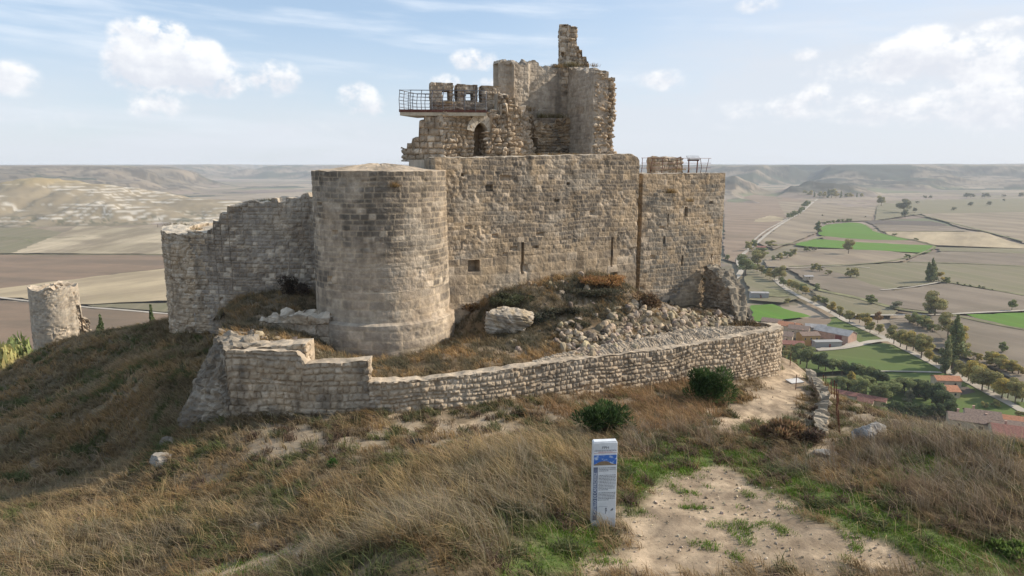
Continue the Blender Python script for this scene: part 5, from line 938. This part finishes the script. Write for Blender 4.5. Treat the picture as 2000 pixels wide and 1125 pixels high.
row([('round', 'olive'), ('round', 'olive'), ('round', 'green'), ('round', 'yellow')], zc, [(318,745,46),(345,760,50),(372,775,52),(400,790,60),(425,800,62),(455,800,88),(482,838,56),(520,850,50),(545,862,56),(575,872,58),(605,882,56),(625,890,52),(675,942,42),(705,935,38),(745,955,50),(782,1000,64),(838,1030,62),(900,1062,74)], 'olive green roadside tree, {n} from the bend below the corner tower', 'trees along the upper road')
row([('round', 'olive'), ('round', 'yellow'), ('round', 'olive'), ('round', 'russet')], z8, [(905,180,70),(885,160,80),(968,195,76),(960,110,70),(870,130,80),(830,110,66)], 'autumn tinted tree by the road junction behind the warehouse, {n} of that clump', 'trees at the road junction')
row([('round', 'olive'), ('round', 'olive'), ('round', 'yellow'), ('round', 'olive')], z8, [(1075,262,118),(1120,285,110),(1165,305,126),(1212,312,110),(1268,362,150),(1300,350,130),(1325,388,84),(1375,410,60),(1560,500,110),(1600,530,120),(1635,548,150),(1700,595,170),(1745,590,120),(1785,610,140),(1840,650,150),(1885,640,130),(1935,690,150),(1985,670,120)], 'olive brown tree on the lower road, {n} from the warehouse lane', 'trees along the lower road')
plant('poplar', 'poplar', 1846, 728, 60, 'slim pale poplar standing left of the tall dark poplar', wide=1.1); plant('poplar', 'green', 1860, 718, 86, 'tallest dark poplar beside the lower road', wide=1.15); plant('round', 'yellow', 1869, 672, 34, 'yellowing tree peeking from behind the tallest poplar'); plant('round', 'olive', 1851, 660, 44, 'broad crown behind the top of the tallest poplar'); plant('cypress', 'grey', 1863, 732, 26, 'small grey conifer at the foot of the tallest poplar')
for (k, c, px, py, h, lb, wd) in [('poplar','poplar',1818.5,550,38,'tallest of the lone poplars in the wide field',1.15),('poplar','poplar',1812,549,31,'left one of the lone poplars in the wide field',1.1),('poplar','poplar',1824,549,28,'right one of the lone poplars in the wide field',1.1),('bush','yellow',1834,549,18,'yellow bush right of the lone poplars',.8),('bush','green',1852,552,10,'dark bush at the start of the hedge line right of the poplars',1.2),
  ('round','olive',1657,495,24,'lone round tree on the long green crop strip',1.0),('round','olive',1721,402,18,'lone tree in the far fields',1),('round','grey',1764,415,24,'large grey tree in the far dark hedge',1.2),('bush','grey',1768,424,14,'bush below the large grey far tree',1),('round','grey',1787,415,9,'small tree right of the large grey far tree',1),
  ('bush','olive',1661,541,17,'left bush of the pair by the curved field',1),('bush','olive',1674,541,15,'right bush of the pair by the curved field',1),('bush','green',1772,505,9,'bush on the corner boundary of the long crop strip',1),('bush','olive',1589,528,13,'bush at the left end of the middle boundary',1),('bush','olive',1601,530,12,'second bush on the middle boundary',.8),('bush','olive',1617,537,10,'third bush on the middle boundary',1),('bush','green',1594,567,12,'dark bush on the edge of the green wedge',1),
  ('bush','green',1700,592,15,'dark bush in the middle boundary of the ploughed field',1.4),('bush','grey',1748,602,14,'grey bush right of the dark boundary bush',1.6),('round','olive',1826,616,42,'large bushy tree standing on the farm track junction',1.1),('bush','grey',1812,614,22,'low bush left of the large junction tree',1),('round','green',1976,606,19,'lone tree near the right edge above the green crop',1),
  ('round','green',1456,537,36,'big round tree at the bend of the valley road',1.1),('round','olive',1479,523,30,'round tree right behind the one at the road bend',1.2),('bush','green',1488,499,15,'bush beside the farm shed',1.2),('bush','olive',1464,489,16,'left bush above the farm shed',1),('bush','green',1471,484,14,'right bush above the farm shed',1),('bush','olive',1507,483,13,'bush right of the farm shed',1.4),('bush','green',1421,508,10,'bush tucked behind the corner tower edge',1),
  ('poplar','green',1598,453,18,'slim tree at the left tip of the curved green crop',2),('bush','green',1790,469,4,'flat bush on the far boundary of the crops',2.2),('bush','green',1747,460,4,'flat bush between the two far crops',2),
  ('bush','olive',1525,507,12,'left bush of the row in the curved tan field',1.3),('bush','green',1537,503,12,'middle bush of the row in the curved tan field',1.2),('bush','olive',1548,499,12,'right bush of the row in the curved tan field',1.2),('bush','green',1576,491,9,'left of two bushes near the crop strip tip',1.2),('bush','grey',1590,490,8,'right of two bushes near the crop strip tip',1),('bush','green',1509,508,8,'tiny bush at the left end of that row',1),
  ('bush','green',1957,687,18,'lone bush in the ploughed field at far right',.9),('bush','olive',1536,592,10,'bush on the lawn behind the spur wall',1.3)]: plant(k, c, px, py, h, lb, wide=wd)
row([('bush', 'olive'), ('bush', 'green')], z8, [(1185,110,50),(1210,115,70),(1245,130,80),(1280,145,80),(1310,160,70),(1350,172,50)], 'dense bush of the hedge between the grey fields, {n} from its upper end', 'bushes of the upper hedge', 1.1)
row([('bush', 'olive'), ('bush', 'yellow')], z8, [(1770,400,80),(1800,425,90),(1840,440,90),(1880,455,80),(1920,465,80),(1960,475,70)], 'dense bush of the hedge at the far right, {n} from its left end', 'bushes of the right hedge', 1.1)
row([('bush', 'olive'), ('bush', 'yellow')], z8, [(1555,335,80),(1590,345,60),(1640,365,50),(1675,380,45),(1560,300,70)], 'bush of the thicket right of the tallest poplar, {n} going right', 'bushes right of the tall poplar', 1.0)
row([('bush', 'green')], zc, [(1490,810,18),(1510,815,18),(1580,820,12),(1625,830,10),(1660,835,10),(1715,842,14),(1745,848,12),(1800,860,8)], 'low dark bush of the hedge line beyond the poplars, {n} going right', 'low hedge line bushes', 1.3)
row([('bush', 'green')], zc, [(740,448,16),(770,440,16),(800,437,16),(830,433,18),(860,430,18),(890,428,18),(910,427,16)], 'bush of the curved hedge behind the bright crop, {n} going right', 'hedge behind the crop', 1.4)
row([('round', 'olive'), ('round', 'yellow'), ('poplar', 'poplar')], zc, [(620,268,34),(650,272,36),(680,276,34),(712,278,36),(740,278,34),(765,280,50),(785,280,54),(815,281,40),(845,281,40),(880,280,30),(910,279,30),(945,278,30),(975,278,26)], 'tree of the far riverside grove below the mesa, {n} going right', 'trees of the far riverside grove')
row([('bush', 'grey')], zc, [(1378,281,16),(1408,281,16),(1330,313,14),(1785,324,22),(1665,328,22),(1875,298,14),(1558,356,18),(1640,276,26),(1665,276,26),(1750,274,24),(1775,274,20),(1870,272,14),(1975,271,24),(730,392,8),(1000,400,8)], 'tiny grey bush dotted on the distant plain, {n} listed from the left', 'bushes on the distant plain', 1.4)
# park and village trees
row([('round', 'green'), ('round', 'green'), ('round', 'dark'), ('round', 'dark')], z8, [(412,405,130),(455,430,130),(540,440,110),(590,452,100),(640,470,90),(705,475,90),(745,490,90),(800,500,90),(860,520,100),(905,530,105),(950,545,90),(1000,550,80)], 'dark tree along the lower edge of the big meadow, {n} from the village', 'trees between the park and the meadow', 1.2)
row([('pine', 'green'), ('round', 'green'), ('pine', 'green')], z8, [(655,580,70),(700,600,95),(745,590,80),(820,635,115),(845,640,70),(880,570,80),(925,650,90),(975,680,120),(1055,650,110),(1085,620,90),(1110,600,90),(1150,590,80),(1220,640,110),(1290,650,110),(1000,600,60)], 'rounded park pine, {n} counting from the long shed roof', 'pines of the park', 1.25)
plant('poplar', 'yellow', 1661, 760, 30, 'slim yellow green tree in the middle of the park', wide=2.2); plant('cypress', 'grey', 1775, 786, 24, 'pale grey conifer in front of the dark park grove', wide=2)
row([('pine', 'dark'), ('cypress', 'dark')], z8, [(1150,610,90),(1190,620,100),(1250,640,110),(1300,660,120),(1345,680,130),(1385,700,130),(1420,715,120),(1455,740,110),(1480,755,90)], 'almost black conifer of the grove round the park hedge, {n} going right', 'dark conifers of the park', 1.3)
row([('bush', 'dark')], z8, [(1020,768,95),(1060,770,95),(1100,772,95),(1140,775,90),(1180,777,90),(1220,778,88),(1260,780,85),(1300,780,85),(1340,780,85),(1380,780,85),(1420,778,90),(1460,775,95),(1495,765,80)], 'dark clipped bush of the long park hedge, {n} from its left end', 'bushes of the park hedge', .75)
row([('cypress', 'dark'), ('bush', 'green')], z8, [(740,700,40),(775,715,50),(800,722,50),(850,745,60),(885,758,50),(930,770,55),(960,780,55),(1000,785,70),(1050,788,60)], 'dark young fir below the park, {n} from the long shed', 'young firs below the park', 1.5)
row([('bush', 'olive'), ('cypress', 'green')], z8, [(330,320,40),(345,318,50),(300,360,60),(330,380,60),(360,392,50),(290,330,50)], 'garden bush below the yellow house, {n} of the group', 'garden bushes by the houses', 1.0)
row([('bush', 'olive')], z8, [(1720,715,40),(1790,712,50),(1990,800,60),(1700,818,30)], 'bush near the lower village houses, {n} going right', 'bushes near the lower houses', 1.1)
lay('grove_floor', zc([(350,855),(480,860),(520,905),(350,900)]), M_VERGE, 'dark kitchen garden beside the farm building')

# ------------------------------------------------------------------ village buildings
M_TILE = m_flat('weathered roof tiles', (.24, .17, .13), .9, var=.25, scale=1.5, bstr=.5, bscale=2); M_TILE2 = m_flat('orange roof tiles', (.44, .20, .11), .9, var=.2, scale=1.2, bstr=.4, bscale=2); M_TILE3 = m_flat('brown red roof tiles', (.26, .12, .09), .9, var=.25, scale=1.5); M_ROOFG = m_flat('fibre cement roofing', (.36, .34, .32), .8, var=.15, scale=.4)
M_OCHRE = m_flat('ochre render', (.50, .31, .12), .9, var=.1); M_CREAM = m_flat('cream render', (.52, .42, .30), .9, var=.12, scale=.6); M_BRICK = m_flat('pinkish brick wall', (.44, .29, .22), .9, var=.15, scale=.5); M_GREYW = m_flat('grey block wall', (.34, .33, .31), .9); M_DARK = m_flat('dark glass', (.03, .035, .04), .2); M_DOORR = m_flat('red metal door', (.22, .06, .05), .5)
def house(px, py, L, Wd, H, rz, wall_m, roof_m, label, rise=1.6, wins=3, name='house', cat='house', chim=1, doors=1, lift=0):
    x, y = flat(px, py, VZ + 2.5); e = empty(name, (x, y, VZ + 2.3 + lift), label, cat, rz=rz); hw, hl = Wd / 2, L / 2
    m = MB(); m.add([(-hl, -hw, -1), (hl, -hw, -1), (hl, hw, -1), (-hl, hw, -1), (-hl, -hw, H), (hl, -hw, H), (hl, hw, H), (-hl, hw, H), (-hl, 0, H + rise * .96), (hl, 0, H + rise * .96)], [[0, 1, 5, 4], [2, 3, 7, 6], [1, 2, 6, 9, 5], [3, 0, 4, 8, 7]]); m.build('wall', wall_m, e)
    o_ = .45; k = rise / hw; m = MB()
    for s in (-1, 1):
        a = (s * (hw + o_), H - o_ * k + .05); b = (0, H + rise + .05); V = [(-hl - o_, a[0], a[1]), (hl + o_, a[0], a[1]), (hl + o_, b[0], b[1]), (-hl - o_, b[0], b[1])]; V += [(v[0], v[1], v[2] + .16) for v in V]; m.add(V, [[0, 1, 2, 3], [7, 6, 5, 4], [0, 4, 5, 1], [1, 5, 6, 2], [2, 6, 7, 3], [3, 7, 4, 0]])
    rf = m.build('roof', roof_m, e)
    for i in range(chim): m = MB(); cx_ = (-.25 + .5 * i) * L; m.box((cx_, hw * .35, H + rise * .75 + .7), (.7, .7, 1.6)); m.box((cx_, hw * .35, H + rise * .75 + 1.55), (.9, .9, .15)); m.build('chimney', M_BRICK, rf)
    for i in range(wins):
        xx = -hl + L * (i + .5) / wins; f_ = MB(); f_.box((xx, -hw - .03, H * .62), (1.15, .08, 1.35)); fo = f_.build('window', M_CREAM, e); g_ = MB(); g_.box((xx, -hw - .08, H * .62), (.85, .06, 1.1)); g_.build('pane', M_DARK, fo)
    for i in range(doors): d_ = MB(); d_.box((hl * (.1 + .5 * i), -hw - .04, 1.1), (1.1, .1, 2.2)); d_.build('door', M_DOORR, e)
    return e
wx, wy = flat(1630, 672, VZ + 2.5)
e = house(1630, 662, 22, 11, 5, R(-52), M_BRICK, M_ROOFG, 'long brick warehouse with pale grey fibre roof beside the meadow', 2.4, 0, 'warehouse', 'warehouse', 0, 0)
m = MB(); m.box((5, -5.55, 2.2), (4, .15, 4.2)); m.build('door', M_DOORR, e)
house(1614, 676, 16, 5, 3.4, R(4), M_GREYW, M_GREYW, 'low grey block annex in front of the warehouse', .3, 0, 'annex', 'shed', 0, 1)
house(1577, 668, 11, 8, 5.2, R(5), M_OCHRE, M_TILE, 'ochre village house with a weathered tile roof left of the warehouse', 1.5, 3)
house(1541, 650, 13, 9, 5.5, R(-38), M_CREAM, M_TILE2, 'house with the brightest orange tile roof in the village', 1.8, 2, chim=0); house(1560, 655, 12, 9, 5, R(-30), M_CREAM, M_TILE, 'brown roofed house between the orange roof and the ochre house', 1.8, 2)
house(1592, 650, 12, 8, 4.5, R(-20), M_GREYW, M_ROOFG, 'grey roofed shed behind the ochre house', 1.5, 0, 'shed', 'shed', 0, 0)
house(1528, 668, 12, 9, 5.2, R(-30), M_CREAM, M_TILE, 'cream house with brown roof next to the end of the low castle wall', 1.8, 2); house(1545, 682, 13, 7, 4, R(-12), M_OCHRE, M_TILE3, 'low house with dark red roof below the cream one', 1.4, 3); house(1507, 640, 12, 9, 5, R(-35), M_CREAM, M_TILE, 'house roof just showing above the low castle wall', 1.6, 1, chim=0)
house(1828, 770, 17, 9, 3.2, R(-8), M_CREAM, M_TILE2, 'wide bungalow with orange tile roof near the lower road', 1.7, 4, chim=0); house(1846, 756, 11, 7, 4.6, R(-8), M_CREAM, M_TILE2, 'upper storey of the orange roofed bungalow', 1.4, 2, 'upper_storey', 'house', 0, 0)
house(1671, 782, 25, 5, 2.8, R(-38), M_CREAM, M_TILE3, 'long low park shed with pinkish roof', 1.0, 0, 'shed', 'shed', 0, 2); house(1690, 794, 6, 5, 3.0, R(-38), M_CREAM, M_TILE3, 'small pavilion with dark red roof at the end of the park shed', 1.2, 1, 'pavilion', 'pavilion', 0, 0)
house(1482, 580, 14, 7, 4, R(-5), M_GREYW, M_ROOFG, 'grey farm building seen right of the spur wall', .6, 1, 'farm_building', 'shed', 0, 1); house(1486, 487, 11, 7, 3.2, R(-8), M_CREAM, M_TILE3, 'small farm shed with red roof at the road bend', 1.3, 1, 'shed', 'shed', 0, 0)
house(1578, 545, 8, 5, 3, R(0), M_CREAM, M_ROOFG, 'tiny white hut beside the upper road', .8, 1, 'hut', 'hut', 0, 0)
house(1888, 838, 14, 9, 5, R(-25), M_CREAM, M_TILE, 'cream house with two gables at the left end of the lower village row', 1.8, 2); house(1915, 836, 12, 9, 6, R(-25), M_CREAM, M_TILE, 'taller brown roofed house in the lower village row', 1.9, 2); house(1948, 846, 17, 9, 4.6, R(-25), M_OCHRE, M_TILE, 'long pale house with small windows in the lower village row', 1.6, 4)
house(1992, 868, 20, 12, 5, R(-25), M_CREAM, M_TILE3, 'reddish brown roof with two flues at the right edge', 2.4, 2, chim=2); house(1982, 842, 12, 8, 5, R(-25), M_CREAM, M_TILE2, 'small orange brown roof behind the reddish roof', 1.6, 1, chim=0)
# stone watch tower on the lower left slope
tx_, ty_, _ = at(117, 670, 67); wt = empty('watch_tower', (tx_, ty_, -20), 'lone ruined round stone tower on the slope left of the castle', 'tower')
c_ = [(tx_ + 2.1 * math.cos(R(90) + a), ty_ + 2.1 * math.sin(R(90) + a)) for a in np.linspace(0, 2 * math.pi, 90)]
kid(wall('tower_shaft', c_, -22, lambda u: -12.0 + .35 * n2(u * 1.2, u * 0, 4), 1.7, dict(TOW, ero=.52, erod=.3, ch=.28, sw=.4, pal=dict(PAL_TOWER, a=(.40, .35, .28), dark=.25)), 141, res=.12, step=False, closed=True, topr=.3, batter=lambda z: .12 * (-z - 12) / 5), wt)
kid(wall('broken_flank', [(tx_ + 1.6, ty_ - .6), (tx_ + 2.9, ty_ + .6)], -22, prof([(0, -12.6), (.5, -12.7), (.8, -13.2), (1.2, -15), (2, -16)]), 1.4, dict(RUB, pal=PAL_TOWER), 143, res=.12), wt)
# cypresses and bushes beyond the left crest
def onhill(kind, colr, px, py, Y, hpx, lb, wide=1.0):
    x, y, z = at(px, py, Y); g = float(hill(np.array(x), np.array(y))); h, d = ray(px, py)[1:]; H = z + hpx / FPX * Y - g
    plant(kind, colr, px, py, H / 1.24 * FPX / (Y / h), lb, loc=(x, y, g), wide=wide)
onhill('cypress', 'dark', 197, 642, 75, 28, 'small dark cypress on the left skyline between tower and castle', .5); onhill('cypress', 'dark', 298, 626, 70, 32, 'taller dark cypress touching the left edge of the bastion', .5)
for i, (px, py, Y, h, c) in enumerate([(8, 668, 90, 48, 'green'), (40, 672, 92, 46, 'green'), (64, 676, 88, 44, 'olive'), (-15, 672, 88, 46, 'olive'), (25, 690, 84, 46, 'olive')]):
    onhill('bush', c, px, py, Y, h, ['dense green tree at the far left edge', 'green tree left of the lone ruined tower', 'olive tree touching the lone ruined tower', 'tree cut by the left edge of the picture', 'lower yellow green tree of the left clump'][i], .35)
# ------------------------------------------------------------------ haze
m = MB(); m.box((0, 500, (VZ - 3 + 14) / 2), (52000, 49000, 14 - (VZ - 3)))
hm = bpy.data.materials.new('haze'); hm.use_nodes = True; hn = NT(hm.node_tree); hn.n.clear(); pvn = hn.new('ShaderNodeVolumePrincipled'); pvn.inputs['Color'].default_value = (.84, .91, 1.0, 1); pvn.inputs['Density'].default_value = 8.5e-5; pvn.inputs['Anisotropy'].default_value = .0
oo = hn.new('ShaderNodeOutputMaterial'); hn.l.new(pvn.outputs[0], oo.inputs['Volume']); tag(m.build('haze', hm), 'thin blue autumn haze over the valley', kind='stuff')
